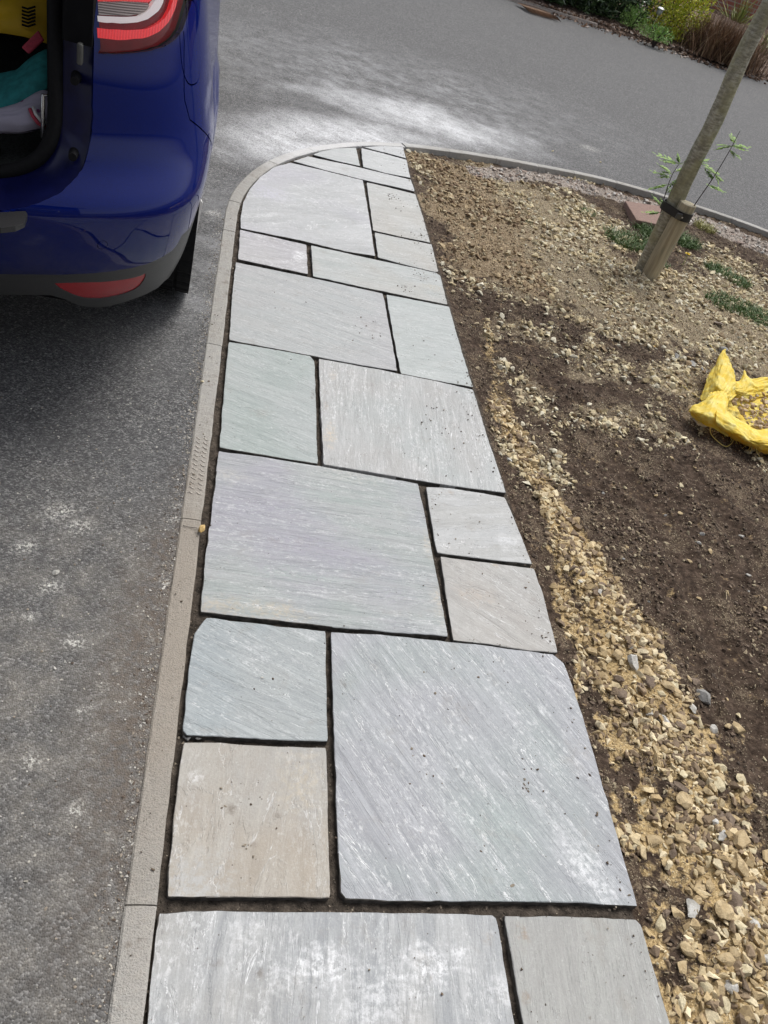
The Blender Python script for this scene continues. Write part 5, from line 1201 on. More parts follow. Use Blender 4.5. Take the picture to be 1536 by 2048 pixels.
v, f = box(-.016, .016, -.006, .006, -.016, .016); o = mesh('buckle', v, f, simple('plastic buckle', (.05, .05, .05), .3), te); o.location = (pc_ + ct) - (tc + pc_) / 2 + Vector((-.01, 0, 0)); bevel(o)
nb_ = pc_ + ct * 1.12 + Vector((.012, 0, 0)) - (tc + pc_) / 2; v, f = tube([nb_, nb_ + ct * .05], .004, 8); mesh('nail', v, f, simple('zinc', (.7, .7, .7), .3, .8), te)
# suckers at the foot
M_twig = simple('dark twig bark', (.035, .022, .018), .7)
def sucker(name, pts, rad, leaves, label):
    P_ = [Vector(p) for p in cr(pts, 6)]; b0 = P_[0]; t = empty(name, b0); tag(t, label, 'shoot')
    v, f = tube([p - b0 for p in P_], [rad * (1 - .75 * i / len(P_)) for i in range(len(P_))], 7); st_ = mesh('stem', v, f, M_twig, t, smooth=True)
    L_ = []
    for (px_, py_, tx, ty, sz) in leaves:
        q = min(P_, key=lambda p: (Vector(PP(np.array(p)).tolist()) - Vector((px_, py_))).length)
        tg_ = up_to(tb, tx, ty); d_ = (tg_ - q); L_.append(pinnate(q - b0, d_ + Vector((0, 0, .02)), max(d_.length, .06) * sz * 1.35, 8, .011, .15))
        dq = d_.normalized(); L_.append(pinnate(q - b0, dq + Vector((random.uniform(-.8, .8), random.uniform(-.8, .8), random.uniform(-.2, .5))), max(d_.length, .05) * sz * .85, 7, .010, .2))
        L_.append(pinnate(q - b0, dq + Vector((random.uniform(-.5, .5), random.uniform(-.5, .5), .2)), max(d_.length, .06) * sz * 1.0, 7, .010, .15))
    mesh('leaves', *join(*L_), M_fresh, t)
sb = tb + Vector((-.02, -.04, 0))
sucker('leafy_shoot', [sb, up_to(tb, 1312, 470), up_to(tb, 1326, 405), up_to(tb, 1342, 355), up_to(tb, 1358, 328)], .004, [(1358, 328, 1326, 318, 1.1), (1358, 328, 1352, 305, .7), (1357, 330, 1398, 326, 1.2), (1350, 345, 1392, 332, .9), (1346, 350, 1322, 338, 1.), (1344, 356, 1314, 350, 1.), (1336, 370, 1322, 378, 1.2), (1336, 372, 1348, 368, 1.), (1332, 385, 1350, 380, 1.), (1325, 410, 1308, 402, 1.), (1322, 425, 1305, 430, 1.), (1318, 435, 1330, 436, 1.)], 'leafy green sucker on the left of the young trunk')
sb2 = pb + Vector((.045, -.01, 0))
sucker('bare_shoot', [sb2, up_to(pb, 1345, 480), up_to(pb, 1386, 415), up_to(pb, 1430, 350), up_to(pb, 1460, 300), up_to(pb, 1480, 262)], .0042, [(1462, 296, 1447, 297, 1.2), (1463, 294, 1486, 298, 1.), (1466, 288, 1462, 282, 1.), (1458, 303, 1470, 316, 1.), (1428, 352, 1412, 338, 1.2), (1430, 350, 1436, 362, 1.), (1418, 372, 1432, 382, 1.2), (1422, 364, 1410, 345, .8)], 'long thin bare shoot to the right of the stake, leafy at its tip')
# block paver on the soil
pvc = simple('red concrete paver', (.215, .14, .112), .9, bump=.4, nsc=90)
q = [G(1250, 402, .01), G(1273, 440, .01), G(1342, 455, .01), G(1330, 414, .01)]
A_ = np.array(q); v = [(x, y, .012) for x, y in q] + [(x, y, -.055) for x, y in q]
o = mesh('paver_block', v, [(3, 2, 1, 0), (0, 1, 5, 4), (1, 2, 6, 5), (2, 3, 7, 6), (3, 0, 4, 7), (4, 5, 6, 7)], pvc, origin=(q[1][0], q[1][1], -.05)); bevel(o, .004); tag(o, 'red-brown concrete paver lying in gravel behind the young tree', 'paver')
# grass tufts and small weeds: single tufts one can point at
M_grass = leafmat('grass blades', (.045, .10, .022), (.12, .19, .05), .6)
M_grass2 = leafmat('yellowing blades', (.24, .25, .07), (.40, .37, .14), .6)
def tuft(px, py, rad, n, h_, mat, label, name='grass_tuft', sx=1.):
    x, y = G(px, py, -.05); z = zs(x, y); V_ = []; F_ = []
    for k in range(n):
        a_ = random.uniform(0, 6.28); r_ = rad * sqrt(random.random()); bx, by = r_ * cos(a_) * sx, r_ * sin(a_); d_ = Vector((random.gauss(0, .5), random.gauss(0, .5), 1)).normalized()
        hh = h_ * random.uniform(.4, 1.1); s_ = Vector((random.gauss(0, 1), random.gauss(0, 1), 0)).normalized() * .0022; b0 = Vector((bx, by, -.006)); o_ = len(V_)
        m_ = b0 + d_ * hh * .6; e_ = m_ + (d_ + Vector((d_.x * 1.5, d_.y * 1.5, -.5))) * hh * .4
        V_ += [b0 - s_, b0 + s_, m_ + s_ * .8, m_ - s_ * .8, e_]; F_ += [(o_, o_ + 1, o_ + 2, o_ + 3), (o_ + 3, o_ + 2, o_ + 4)]
    o = mesh(name, V_, F_, mat); o.location = (x, y, z); return tag(o, label, 'grass', 'grass tufts in the gravel')
tuft(1262, 492, .13, 900, .075, M_grass, 'green grass patch to the left of the young tree', sx=1.5)
tuft(1290, 470, .09, 450, .08, M_grass, 'grass tuft right behind the foot of the young tree')
tuft(1365, 492, .10, 600, .085, M_grass, 'grass tuft right of the stake around the yellow dandelion')
tuft(1432, 548, .08, 500, .055, M_grass, 'dark green tuft on the gravel between the stake and the right border')
tuft(1470, 570, .08, 420, .05, M_grass, 'low green tuft just beyond the dark green one')
tuft(1468, 618, .13, 700, .05, M_grass, 'wide thin grass patch behind the flat pinkish flake', sx=1.5)
tuft(1510, 640, .12, 500, .05, M_grass, 'grass patch touching the right border above the sack')
tuft(1172, 432, .06, 160, .03, M_grass, 'small sparse tuft in the gravel left of the red paver')
tuft(1055, 450, .04, 60, .025, M_grass, 'few green blades near the brown gravel')
tuft(1320, 540, .05, 120, .05, M_grass, 'thin blades against the foot of the stake')
tuft(1405, 462, .08, 220, .06, M_grass2, 'yellowing weed right of the tree tie', 'yellow_weed')
# dandelion
dx, dy = G(1362, 535, -.05); dz = zs(dx, dy); dn_ = empty('dandelion', (dx, dy, dz)); tag(dn_, 'yellow dandelion flower in the grass beside the stake', 'flower')
fb = up_to(Vector((dx, dy, 0)), 1375, 508) - Vector((dx, dy, dz))
v, f = tube([(0, 0, -.01), fb * .5 + Vector((.004, 0, .0)), fb], .0014, 6); mesh('stem', v, f, M_fresh, dn_)
V_ = []; F_ = []
for k in range(60):
    a_ = k * 2.4; r_ = .016 * sqrt((k + 4) / 64); e_ = fb + Vector((cos(a_) * r_, sin(a_) * r_, .006 * (1 - k / 70))); s_ = Vector((-sin(a_), cos(a_), 0)) * .0018; o_ = len(V_); V_ += [fb - s_, fb + s_, e_ + s_, e_ - s_]; F_.append((o_, o_ + 1, o_ + 2, o_ + 3))
mesh('petals', V_, F_, simple('dandelion yellow', (.85, .62, .01), .6), dn_)

# ================================================================== YELLOW SACK
M_sack = NT('woven yellow sack', .55); P = M_sack.pos(); wx = M_sack.N('TexWave'); M_sack.L(wx.inputs['Vector'], P); wx.inputs['Scale'].default_value = 120; n = M_sack.noise(P, 22, 4, .6); nd = M_sack.noise(P, 130, 3, .7)
c = M_sack.mix(M_sack.mr(n, .35, .65), (.95, .73, .07), (.97, .85, .25)); c = M_sack.mix(M_sack.mr(n, .58, .7, 0, .35), c, (.9, .85, .5)); c = M_sack.mix(M_sack.mr(nd, .70, .78, 0, .5), c, (.40, .30, .12))
M_sackm = M_sack.out(c, M_sack.bump(M_sack.ma('ADD', M_sack.ma('MULTIPLY', wx.outputs['Fac'], .2), n), .35, .008)); _tr = M_sack.N('BsdfTranslucent'); M_sack.L(_tr.inputs['Color'], c); _mx = M_sack.N('MixShader'); _mx.inputs[0].default_value = .35; M_sack.t.links.new(M_sack.b.outputs[0], _mx.inputs[1]); M_sack.t.links.new(_tr.outputs[0], _mx.inputs[2]); M_sack.t.links.new(_mx.outputs[0], M_sack.t.nodes['Material Output'].inputs[0])
def gp_(px, py, z): return Vector((*G(px, py, z), z))
c0 = gp_(1450, 820, -.03); sack = empty('yellow_sack', c0); tag(sack, 'torn yellow woven rubble sack slumped on the gravel at the right border', 'sack')
def sheet(name, ctrl, fold, seed, th=.0025):
    A_ = np.array([[list(gp_(*p)) for p in r] for r in ctrl]); rows = np.array([cr(list(r), 22) for r in A_]); g = np.array([cr(list(rows[:, j]), 18) for j in range(rows.shape[1])])
    a_, b_ = g.shape[:2]; uu, vv = np.meshgrid(np.linspace(0, 1, b_), np.linspace(0, 1, a_)); n = np.cross(np.gradient(g, axis=0), np.gradient(g, axis=1)); n /= np.linalg.norm(n, axis=-1)[..., None] + 1e-9
    if n[..., 2].mean() < 0: n = -n
    w_ = (fbm(uu * 6 + seed, vv * 6, seed, 3) - .5) * 2; w2 = np.abs(fbm(uu * 12 + seed, vv * 4 + uu * 5, seed + 9, 3) - .5) * 2
    w3 = np.abs(fbm(uu * 22 + vv * 9 + seed, vv * 18 - uu * 7, seed + 5, 2) - .5) * 2
    g = g + n * ((w_ * 1.0 - w2 * .8 - w3 * .12) * fold)[..., None]
    V_ = np.r_[g.reshape(-1, 3), (g - n * th).reshape(-1, 3)] - np.array(c0); I_ = np.arange(a_ * b_).reshape(a_, b_); N0 = a_ * b_
    q = np.stack([I_[:-1, :-1], I_[:-1, 1:], I_[1:, 1:], I_[1:, :-1]], -1).reshape(-1, 4)
    bl = list(I_[0]) + list(I_[1:, -1]) + list(I_[-1, -2::-1]) + list(I_[-2:0:-1, 0]); ql = np.array([(x, x + N0, y + N0, y) for x, y in zip(bl, bl[1:] + bl[:1])])
    return mesh(name, V_, np.r_[q, q[:, ::-1] + N0, ql], M_sackm, sack, smooth=True)
# raised peak at the back, rim running to the right, folded mouth in front, belly band
sheet('sack_wall', [[(1400, 790, -.02), (1412, 760, .02), (1428, 728, .06), (1446, 700, .11), (1456, 701, .10)],
                    [(1402, 800, -.01), (1422, 782, .03), (1438, 760, .07), (1458, 732, .08), (1470, 742, .05)],
                    [(1420, 800, .00), (1438, 796, .03), (1452, 785, .05), (1466, 770, .05), (1478, 768, .03)],
                    [(1430, 810, .0), (1445, 812, .01), (1462, 800, .02), (1478, 788, .02), (1496, 782, .01)]], .013, 3)
sheet('sack_rim', [[(1460, 752, .05), (1478, 760, .035), (1490, 738, .06), (1505, 756, .04), (1540, 752, .03), (1600, 760, .02)],
                   [(1462, 775, .04), (1485, 780, .04), (1502, 770, .045), (1515, 775, .035), (1545, 768, .02), (1600, 775, .02)],
                   [(1465, 792, .0), (1485, 796, .01), (1505, 800, .01), (1522, 794, .0), (1550, 790, .0), (1600, 800, .0)]], .013, 6)
sheet('sack_mouth', [[(1422, 788, .045), (1437, 777, .05), (1452, 778, .055), (1456, 800, .05)],
                     [(1402, 802, .030), (1424, 800, .055), (1444, 800, .06), (1456, 820, .045)],
                     [(1378, 820, .010), (1405, 826, .05), (1434, 832, .055), (1462, 842, .035)],
                     [(1384, 834, -.025), (1402, 846, .0), (1428, 858, .005), (1458, 872, .0)]], .008, 9)
sheet('sack_belly', [[(1434, 806, .05), (1458, 822, .03), (1485, 838, .02), (1508, 855, .02), (1545, 858, .02), (1600, 870, .02)],
                     [(1432, 828, .06), (1462, 845, .05), (1490, 862, .045), (1515, 876, .045), (1548, 880, .045), (1600, 890, .045)],
                     [(1432, 850, .03), (1462, 868, .025), (1492, 884, .025), (1520, 894, .02), (1550, 900, .02), (1600, 915, .02)],
                     [(1436, 862, -.03), (1460, 878, -.035), (1492, 893, -.035), (1524, 905, -.035), (1552, 912, -.035), (1600, 925, -.03)]], .013, 12)
sheet('sack_base', [[(1440, 792, -.012), (1500, 792, -.012), (1560, 780, -.012), (1640, 775, .0), (1690, 770, .03)],
                     [(1445, 815, -.012), (1500, 825, -.008), (1560, 825, -.008), (1640, 825, .0), (1700, 820, .04)],
                     [(1455, 850, -.012), (1510, 872, -.012), (1560, 890, -.012), (1640, 900, .0), (1690, 900, .03)]], .008, 15)
# frayed threads
ps = []
def thr(pts, r_=.0011): ps.append(tube([gp_(*p) - c0 for p in [tuple(q) for q in cr(pts, 5)]], r_, 5))
thr([(1436, 806, .065), (1424, 835, .03), (1421, 865, -.02), (1438, 885, -.03), (1452, 893, -.03), (1462, 888, -.03), (1468, 880, -.02)], .0015)
thr([(1432, 704, .09), (1424, 694, .02), (1418, 688, -.02)], .001); thr([(1398, 795, -.02), (1376, 780, -.03), (1354, 760, -.03)], .0009)
for k in range(60):
    t = random.random(); x_ = 1440 + t * 80; y_ = 850 + t * 44 + random.uniform(-14, 6); z0 = .02
    thr([(x_, y_, z0), (x_ + random.uniform(-4, 6), y_ + random.uniform(4, 10), z0 - .02), (x_ + random.uniform(-9, 9), y_ + random.uniform(8, 20), z0 - .045)], .0007)
mesh('frayed_threads', *join(*ps), simple('yellow thread', (.80, .62, .16), .6), sack)
for a_, b_, lb in (((1398, 848), .034, 'white plastic scrap poking out beneath the sack mouth'),):
    x, y = G(*a_, -.03); o = mesh('plastic_scrap', [(-.03, .012, .01), (.0, .016, .014), (.035, -.012, .008), (.02, -.02, .0), (-.012, -.01, .0), (-.03, .012, .006), (.0, .016, .010), (.035, -.012, .004), (.02, -.02, -.004), (-.012, -.01, -.004)], [(0, 1, 2, 3, 4), (9, 8, 7, 6, 5), (0, 5, 6, 1), (1, 6, 7, 2), (2, 7, 8, 3), (3, 8, 9, 4), (4, 9, 5, 0)], simple('white plastic', (.62, .64, .66), .4)); o.location = (x, y, -.025); tag(o, lb, 'scrap')
def sackfill(N):
    x = []; 
    for _ in range(330):
        px_, py_ = random.uniform(1455, 1640), random.uniform(785, 872); g = G(px_, py_, .01)
        lo = np.interp(px_, [1455, 1500, 1640], [800, 855, 880]); hi = np.interp(px_, [1455, 1500, 1520, 1640], [800, 795, 770, 760])
        if hi < py_ < lo: x.append((*g, .0 + random.uniform(0, .02)))
    x = np.array(x); n_ = len(x); return x[:, 0], x[:, 1], x[:, 2], rng.uniform(.016, .038, n_), np.array([random.choice([(.55, .42, .26), (.5, .36, .22), (.42, .3, .18), (.62, .5, .33)]) for _ in range(n_)])
scatter('sack_gravel', 0, 1, sackfill, grm, 'tan gravel spilling inside the open yellow sack', 11)
v, f = sheet.__defaults__ and ([gp_(1455, 800, -.025), gp_(1640, 780, -.025), gp_(1680, 880, -.025), gp_(1510, 870, -.025)], [(0, 3, 2, 1)])
# twig lying on the tyre marked soil
v, f = tube([gp_(1452, 1180, -.02), gp_(1453, 1195, -.022), gp_(1452, 1215, -.025)], .0016, 6); o = mesh('twig', v, f, simple('pale twig', (.35, .28, .18), .8), origin=gp_(1452, 1195, -.03)); tag(o, 'thin pale twig on the tyre marked soil', 'twig')
v, f = tube([gp_(*p) for p in [(366, 1051, .001), (378, 1054, .002), (394, 1056, .003)]], .0009, 6); o = mesh('wire_stub', v, f, simple('dark wire', (.06, .055, .05), .5), origin=gp_(380, 1054, 0)); tag(o, 'thin dark stalk in the edging joint beside the orange stone', 'twig')

# ================================================================== FAR PLANTING BED AND WALL
EDGE = [(1000, -7), (1021, 0), (1060, 12), (1146, 38), (1195, 54), (1244, 68), (1297, 84), (1349, 101), (1401, 122), (1461, 140), (1506, 153.5), (1540, 162)]
ew = [np.array(G(*p)) for p in EDGE]; ew = [p for p in smooth(np.array(ew), 3)]
ew = [ew[0] + np.array([-9, .6])] + ew + [ew[-1] + np.array([2.5, -.2]), ew[-1] + np.array([6, -1])]
ew = np.array(ew)
V_ = []; F_ = []
cols_ = np.array([ew + (np.array([-.05, 1.0]) * k)[None] for k in (0, .08, .3, 1.0, 2.0, 4.0, 7.0)])
zlev = [-.02, .02, .06, .12, .2, .3, .3]
for k in range(7):
    dense = np.array(cr([tuple(p) for p in cols_[k]], 10)); m_ = len(dense)
    for j, p in enumerate(dense): V_.append((p[0], p[1] + (.05 * (vn(np.array(p[0] * 5.), np.array(1.), 3) - .5) if k < 2 else 0), zlev[k] + (.03 * (float(vn(np.array(p[0] * 9.), np.array(p[1] * 9.), 8)) - .5) if k > 0 else 0)))
for k in range(6):
    for j in range(m_ - 1): F_.append((k * m_ + j, k * m_ + j + 1, (k + 1) * m_ + j + 1, (k + 1) * m_ + j))
ml = NT('bark mulch soil', .95); P = ml.pos(); n = ml.noise(P, 20, 5, .75); vsn = ml.N('SeparateColor'); ml.L(vsn.inputs[0], ml.voro(P, 28, 'Color'))
mlm = ml.out(ml.mix(ml.ma('GREATER_THAN', vsn.outputs[0], .8), ml.ramp(n, [(.3, (.03, .018, .012)), (.6, (.10, .06, .04)), (.8, (.2, .13, .09))]), (.28, .2, .15)), ml.bump(n, .8, .03))
tag(mesh('planting_bed', V_, F_, mlm, smooth=True), kind='structure')
M_kerb2 = simple('pinkish kerb concrete', (.38, .33, .29), .9, bump=.3, nsc=40)
dense = np.array(cr([tuple(p) for p in ew[:6]], 8)); 
V_ = []; F_ = []
for j, p in enumerate(dense):
    for q, z in ((-.03, -.02), (-.03, .035), (.04, .035), (.04, -.02)): V_.append((p[0], p[1] + q, z))
for j in range(len(dense) - 1):
    for k in range(3): F_.append((j * 4 + k, j * 4 + 4 + k, j * 4 + 5 + k, j * 4 + 1 + k))
tag(mesh('bed_kerb', V_, F_, M_kerb2), 'thin pinkish concrete kerb along the far planting bed', 'kerb')
# dead leaf litter
def litter(N):
    n_ = 2600; k = rng.uniform(0, 1, n_) ** .8; j = rng.uniform(3, len(ew) - 1.01, n_); i0 = j.astype(int); fr = (j - i0)[:, None]; b_ = ew[i0] * (1 - fr) + ew[i0 + 1] * fr
    y = b_[:, 1] + rng.normal(.22, .22, n_); x = b_[:, 0]; return x, y, np.where(y > b_[:, 1], .04, -.003), rng.uniform(.02, .07, n_), np.array([random.choice([(.10, .055, .035), (.18, .10, .06), (.38, .27, .2), (.06, .035, .025), (.5, .42, .36)]) for _ in range(n_)])
scatter('leaf_litter', 0, 1, litter, grm, 'brown dead leaves and mulch along the front of the far bed', 5)
def leaves(n, cx, cy, z0, rx, ry, rz, L, W, mat, up_=.5, shellbias=.5, gap=.35, seed=0):
    """leaf blades spread through an uneven crown volume; returns mesh data relative to (cx,cy,z0)"""
    g = np.random.default_rng(seed); V_ = []; F_ = []
    d = g.normal(size=(n * 3, 3)); d /= np.linalg.norm(d, axis=1)[:, None]; r = g.uniform(0, 1, n * 3) ** shellbias
    lump = .72 + .45 * fbm(d[:, 0] * 2.2 + 5 + seed, d[:, 2] * 2.2 + d[:, 1] * 1.7, seed, 3)
    p = d * (r * lump)[:, None] * np.array([rx, ry, rz * 1.15]); keep_ = fbm(p[:, 0] * 5 + seed, p[:, 2] * 5 + p[:, 1] * 4, seed + 4, 2) > gap; p = p[keep_][:n]; d = d[keep_][:n]
    m = len(p); dr = d * .8 + g.normal(size=(m, 3)) * .6 + np.array([0, 0, up_]); dr /= np.linalg.norm(dr, axis=1)[:, None]
    s_ = np.cross(dr, g.normal(size=(m, 3))); s_ /= np.linalg.norm(s_, axis=1)[:, None]; nn_ = np.cross(dr, s_); l = L * g.uniform(.6, 1.2, (m, 1)); w_ = W * g.uniform(.7, 1.1, (m, 1))
    p = p + np.array([0, 0, rz * .55]); pz = p[:, 2]; p[:, 2] = np.where(pz < .0, np.abs(pz) * .6, pz)
    pts = np.stack([p, p + dr * l * .45 + s_ * w_ * .5 + nn_ * w_ * .15, p + dr * l - nn_ * l * .12, p + dr * l * .45 - s_ * w_ * .5 + nn_ * w_ * .15], 1)
    pts[..., 2] = np.maximum(pts[..., 2], .01)
    I_ = np.arange(m * 4).reshape(m, 4); return pts.reshape(-1, 3), np.r_[I_[:, [0, 1, 2]], I_[:, [0, 2, 3]]]
def shrub(name, px, py, rx, ry, rz, n, L, W, mats, label, seed, gap=.35, stems=7, cat='shrub', dyo=0., back=.1):
    x, y = G(px, py, .08); y += dyo; t = empty(name, (x, y, .08)); tag(t, label, cat)
    v, f = leaves(n, 0, 0, 0, rx, ry, rz, L, W, None, seed=seed, gap=gap); mesh('foliage', v, f, mats, t)
    ps = []
    for k in range(stems):
        a_ = k * 2.4; ps.append(tube([(0, 0, -.1), (cos(a_) * rx * .3, sin(a_) * ry * .3, rz * .7), (cos(a_) * rx * .6, sin(a_) * ry * .6, rz * 1.3)], [.012, .008, .004], 5))
    mesh('stems', *join(*ps), M_twig, t); return t
M_dk = leafmat('glossy dark leaves', (.016, .036, .012), (.10, .16, .06), .25); M_pg = leafmat('pale green leaves', (.12, .26, .04), (.30, .46, .12), .5)
M_yg = leafmat('yellow green leaves', (.26, .36, .02), (.70, .66, .07), .5); M_or = leafmat('orange leaf tips', (.35, .15, .03), (.45, .3, .04), .5)
shrub('laurel_shrub', 1105, 8, .80, .50, .62, 4200, .10, .038, M_dk, 'dark glossy shrub at the left end of the far bed', 1, dyo=.38)
shrub('laurel_shrub', 1185, 30, .85, .50, .66, 4600, .10, .038, M_dk, 'dark glossy shrub behind the bare upright cane', 2, dyo=.38)
shrub('laurel_shrub', 1262, 45, .80, .5, .66, 4200, .09, .034, M_dk, 'dark leafy shrub directly behind the solar light', 3, dyo=.40)
shrub('laurel_shrub', 1035, -22, .9, .5, .7, 3000, .11, .04, M_dk, 'dark shrub at the top edge where the far bed begins', 4, dyo=.6)
shrub('groundcover_shrub', 1268, 60, .24, .22, .18, 1000, .03, .017, M_pg, 'low pale green cushion plant left of the solar light', 5, .25, dyo=.15)
shrub('groundcover_shrub', 1318, 86, .26, .2, .12, 900, .03, .018, M_pg, 'low bright green mat plant right of the solar light', 6, .25, dyo=.14)
ys = shrub('spindle_shrub', 1352, 84, .52, .38, .55, 5200, .045, .022, M_yg, 'yellow and green variegated bush in the middle of the far bed', 7, .3, dyo=.30)
v, f = leaves(260, 0, 0, 0, .46, .4, .42, .05, .025, None, seed=17); mesh('leaves', v, f, M_or, ys)
# brown dead fern clump
def blades(n, rx, ry, h_, w_, lean, mat, name, parent, seed=0, curve=.5):
    g = random.Random(seed); V_ = []; F_ = []
    for k in range(n):
        bx, by = g.gauss(0, rx * .5), g.gauss(0, ry * .5); a_ = g.uniform(0, 6.28); ln = g.uniform(0, lean); hh = h_ * g.uniform(.5, 1.1); d_ = Vector((cos(a_) * ln, sin(a_) * ln, 1)).normalized()
        s_ = Vector((-sin(a_ + g.uniform(-1, 1)), cos(a_), 0)).normalized() * w_ * .5; o_ = len(V_); q = Vector((bx, by, 0)); m_ = 4
        for i in range(m_ + 1):
            t = i / m_; p = q + d_ * hh * t + Vector((cos(a_), sin(a_), -.6)) * curve * hh * t * t * ln; ww = s_ * (1 - t) ** .6 if i < m_ else s_ * .03
            V_ += [p - ww, p + ww]
        for i in range(m_): F_.append((o_ + 2 * i, o_ + 2 * i + 1, o_ + 2 * i + 3, o_ + 2 * i + 2))
    return mesh(name, V_, F_, mat, parent)
M_brown = leafmat('dead brown fronds', (.055, .028, .015), (.26, .15, .08), .7); M_brown2 = leafmat('straw fronds', (.20, .13, .06), (.45, .34, .2), .7); M_spike = leafmat('sword leaves', (.10, .16, .03), (.30, .30, .08), .45)
for i, (px_, py_, rx, h_, lb) in enumerate([(1422, 118, .34, .50, 'dead brown fern clump right of the yellow bush'), (1450, 126, .36, .55, 'dead brown fern clump in front of the brick wall'), (1482, 140, .36, .55, 'dead brown fern clump beside the leaning trunk')]):
    x, y = G(px_, py_, .05); y += .35; t = empty('dead_fern', (x, y, .05)); tag(t, lb, 'fern'); blades(1100, rx, .4, h_, .012, .7, M_brown, 'fronds', t, i); blades(200, rx, .35, h_, .010, .9, M_brown2, 'dry_stalks', t, i + 20)
for i, (px_, py_, lb, h_) in enumerate([(1500, 95, 'spiky sword-leaved plant behind the leaning trunk', .8), (1545, 135, 'spiky sword-leaved plant at the top right border', .75)]):
    x, y = G(px_, py_, .05); y += .9 - i * .5; t = empty('spiky_plant', (x, y, .1)); tag(t, lb, 'plant'); blades(90, .12, .12, h_, .035, 1.5, M_spike, 'sword_leaves', t, 40 + i, .35)
# bare cane and solar light
x, y = G(1221, 43, .05); v, f = tube([(0, 0, 0), (.0, 0, .3), (.02, 0, .75)], [.014, .012, .010], 8); o = mesh('bare_cane', v, f, simple('pale cane', (.30, .30, .14), .7)); o.location = (x, y, .03); tag(o, 'bare pale upright cane among the dark shrubs', 'cane')
x, y = G(1296, 70, .05); sl = empty('solar_light', (x, y, .03)); tag(sl, 'small steel solar stake light in the far bed', 'garden light')
M_st = simple('stainless steel', (.72, .72, .72), .22, .85, nz=.03)
v, f = tube([(0, 0, -.05), (.02, 0, .30)], .007, 10); mesh('spike', v, f, M_st, sl)
v, f = tube([(.02, 0, .29), (.022, 0, .33), (.024, 0, .36)], [.028, .042, .042], 20); mesh('lantern', v, f, simple('ribbed clear plastic', (.35, .36, .36), .2), sl, smooth=True)
v, f = tube([(.024, 0, .36), (.024, 0, .372), (.025, 0, .39)], [.06, .062, .04], 24); mesh('cap', v, f, M_st, sl)
# curled brown frond lying over the kerb onto the driveway
x, y = G(1065, 20, 0); V_ = []; F_ = []
ff = []
ln0 = Vector((*G(1036, 6, .03), .03)); ln1 = Vector((*G(1100, 26, .03), .03))
ff.append(tube([ln0, ln0.lerp(ln1, .5) + Vector((0, 0, .015)), ln1], .004, 5))
for k in range(16):
    q = ln0.lerp(ln1, k / 16); e_ = q + Vector((.12, -.42 + .006 * k, -.02)) ; o_ = len(V_); s_ = Vector((.014, 0, 0)); V_ += [q - s_, q + s_, q.lerp(e_, .6) + s_ * .8 + Vector((0, 0, .02)), e_, q.lerp(e_, .6) - s_ * .8 + Vector((0, 0, .02))]; F_.append((o_, o_ + 1, o_ + 2, o_ + 3, o_ + 4))
ff.append((V_, F_)); o = mesh('dead_frond', *join(*ff), M_brown, origin=ln0); tag(o, 'dead brown fern frond drooping over the far kerb onto the tarmac', 'frond')
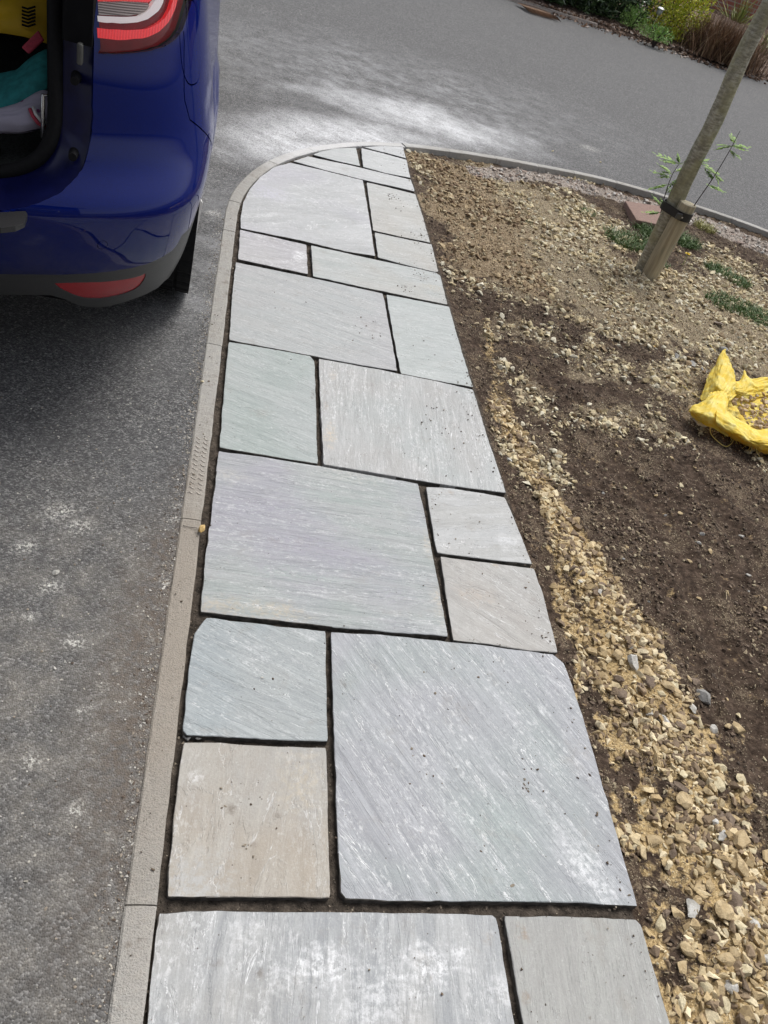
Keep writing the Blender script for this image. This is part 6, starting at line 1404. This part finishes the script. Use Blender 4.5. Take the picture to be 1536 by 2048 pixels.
# brick garden wall behind
bw = NT('red brick', .9); P = bw.obj(); br_ = bw.N('TexBrick'); bw.L(br_.inputs['Vector'], bw.map(P, 0, (1, 1, 1))); 
rx_ = bw.N('Mapping'); bw.L(rx_.inputs['Vector'], P); rx_.inputs['Rotation'].default_value = (radians(90), 0, 0); bw.L(br_.inputs['Vector'], rx_.outputs[0])
for k_, v_ in (('Color1', (.34, .10, .06, 1)), ('Color2', (.26, .085, .06, 1)), ('Mortar', (.32, .27, .23, 1)), ('Scale', 1.), ('Mortar Size', .010), ('Brick Width', .225), ('Row Height', .075)): br_.inputs[k_].default_value = v_
bwm = bw.out(bw.mix(bw.mr(bw.noise(P, 6, 4), .4, .7, 0, .4), br_.outputs[0], (.36, .22, .18)), bw.bump(br_.outputs['Fac'], -.4, .01))
v, f = join(box(-4.5, 9, 0, .22, -.2, 1.7), box(-4.5, 9, -.02, .24, 1.7, 1.78)); o = mesh('brick_wall', v, f, bwm); o.location = (9.0, 17.6, .2); tag(o, 'red brick garden wall behind the far planting bed', 'wall')

# the house the path leads away from, seen only as reflections in the car's paint
hw = simple('house render', (.10, .085, .075), .9, nsc=3, nz=.3)
hs_ = empty('house', (-2, -4.2, 0)); tag(hs_, 'dark brick house behind the viewer, mirrored in the car paint', 'house')
mesh('wall', *box(-7, 6, -.3, 0, -.2, 4.4), hw, hs_)
mesh('roof', [(-7.4, .4, 4.3), (6.4, .4, 4.3), (6.4, -4, 6.6), (-7.4, -4, 6.6), (-7.4, .4, 4.5), (6.4, .4, 4.5), (6.4, -4, 6.8), (-7.4, -4, 6.8)], [(0, 3, 2, 1), (4, 5, 6, 7), (0, 1, 5, 4), (2, 3, 7, 6), (0, 4, 7, 3), (1, 2, 6, 5)], simple('roof tiles', (.09, .08, .075), .9, bump=.4, nsc=8), hs_)
for wx in (-5, -1.2, 3.2):
    o = mesh('window', *box(wx, wx + 1.5, .0, .03, 1.0, 2.2), M_glass, hs_); mesh('frame', *join(box(wx - .05, wx + 1.55, .0, .06, .94, 1.0), box(wx - .05, wx + 1.55, .0, .06, 2.2, 2.26), box(wx - .05, wx, .0, .06, 1.0, 2.2), box(wx + 1.5, wx + 1.55, .0, .06, 1.0, 2.2)), M_chrome, o)
# stones that would otherwise share a label are told apart by their order away from the viewer
_by = {}
for o in S.objects:
    if not o.parent and o.get('category') == 'stone': _by.setdefault(o['label'], []).append(o)
for lb_, os_ in _by.items():
    if len(os_) > 1:
        os_.sort(key=lambda q: q.location.y)
        for k, o in enumerate(os_):
            o['label'] = ('farthest ' if k == len(os_) - 1 else ['nearest ', 'second nearest ', 'third nearest ', 'fourth nearest ', 'fifth nearest '][min(k, 4)]) + lb_
            if len(o['label'].split()) > 16: o['label'] = o['label'].replace('second nearest', 'second').replace(', level with the', ' by the')
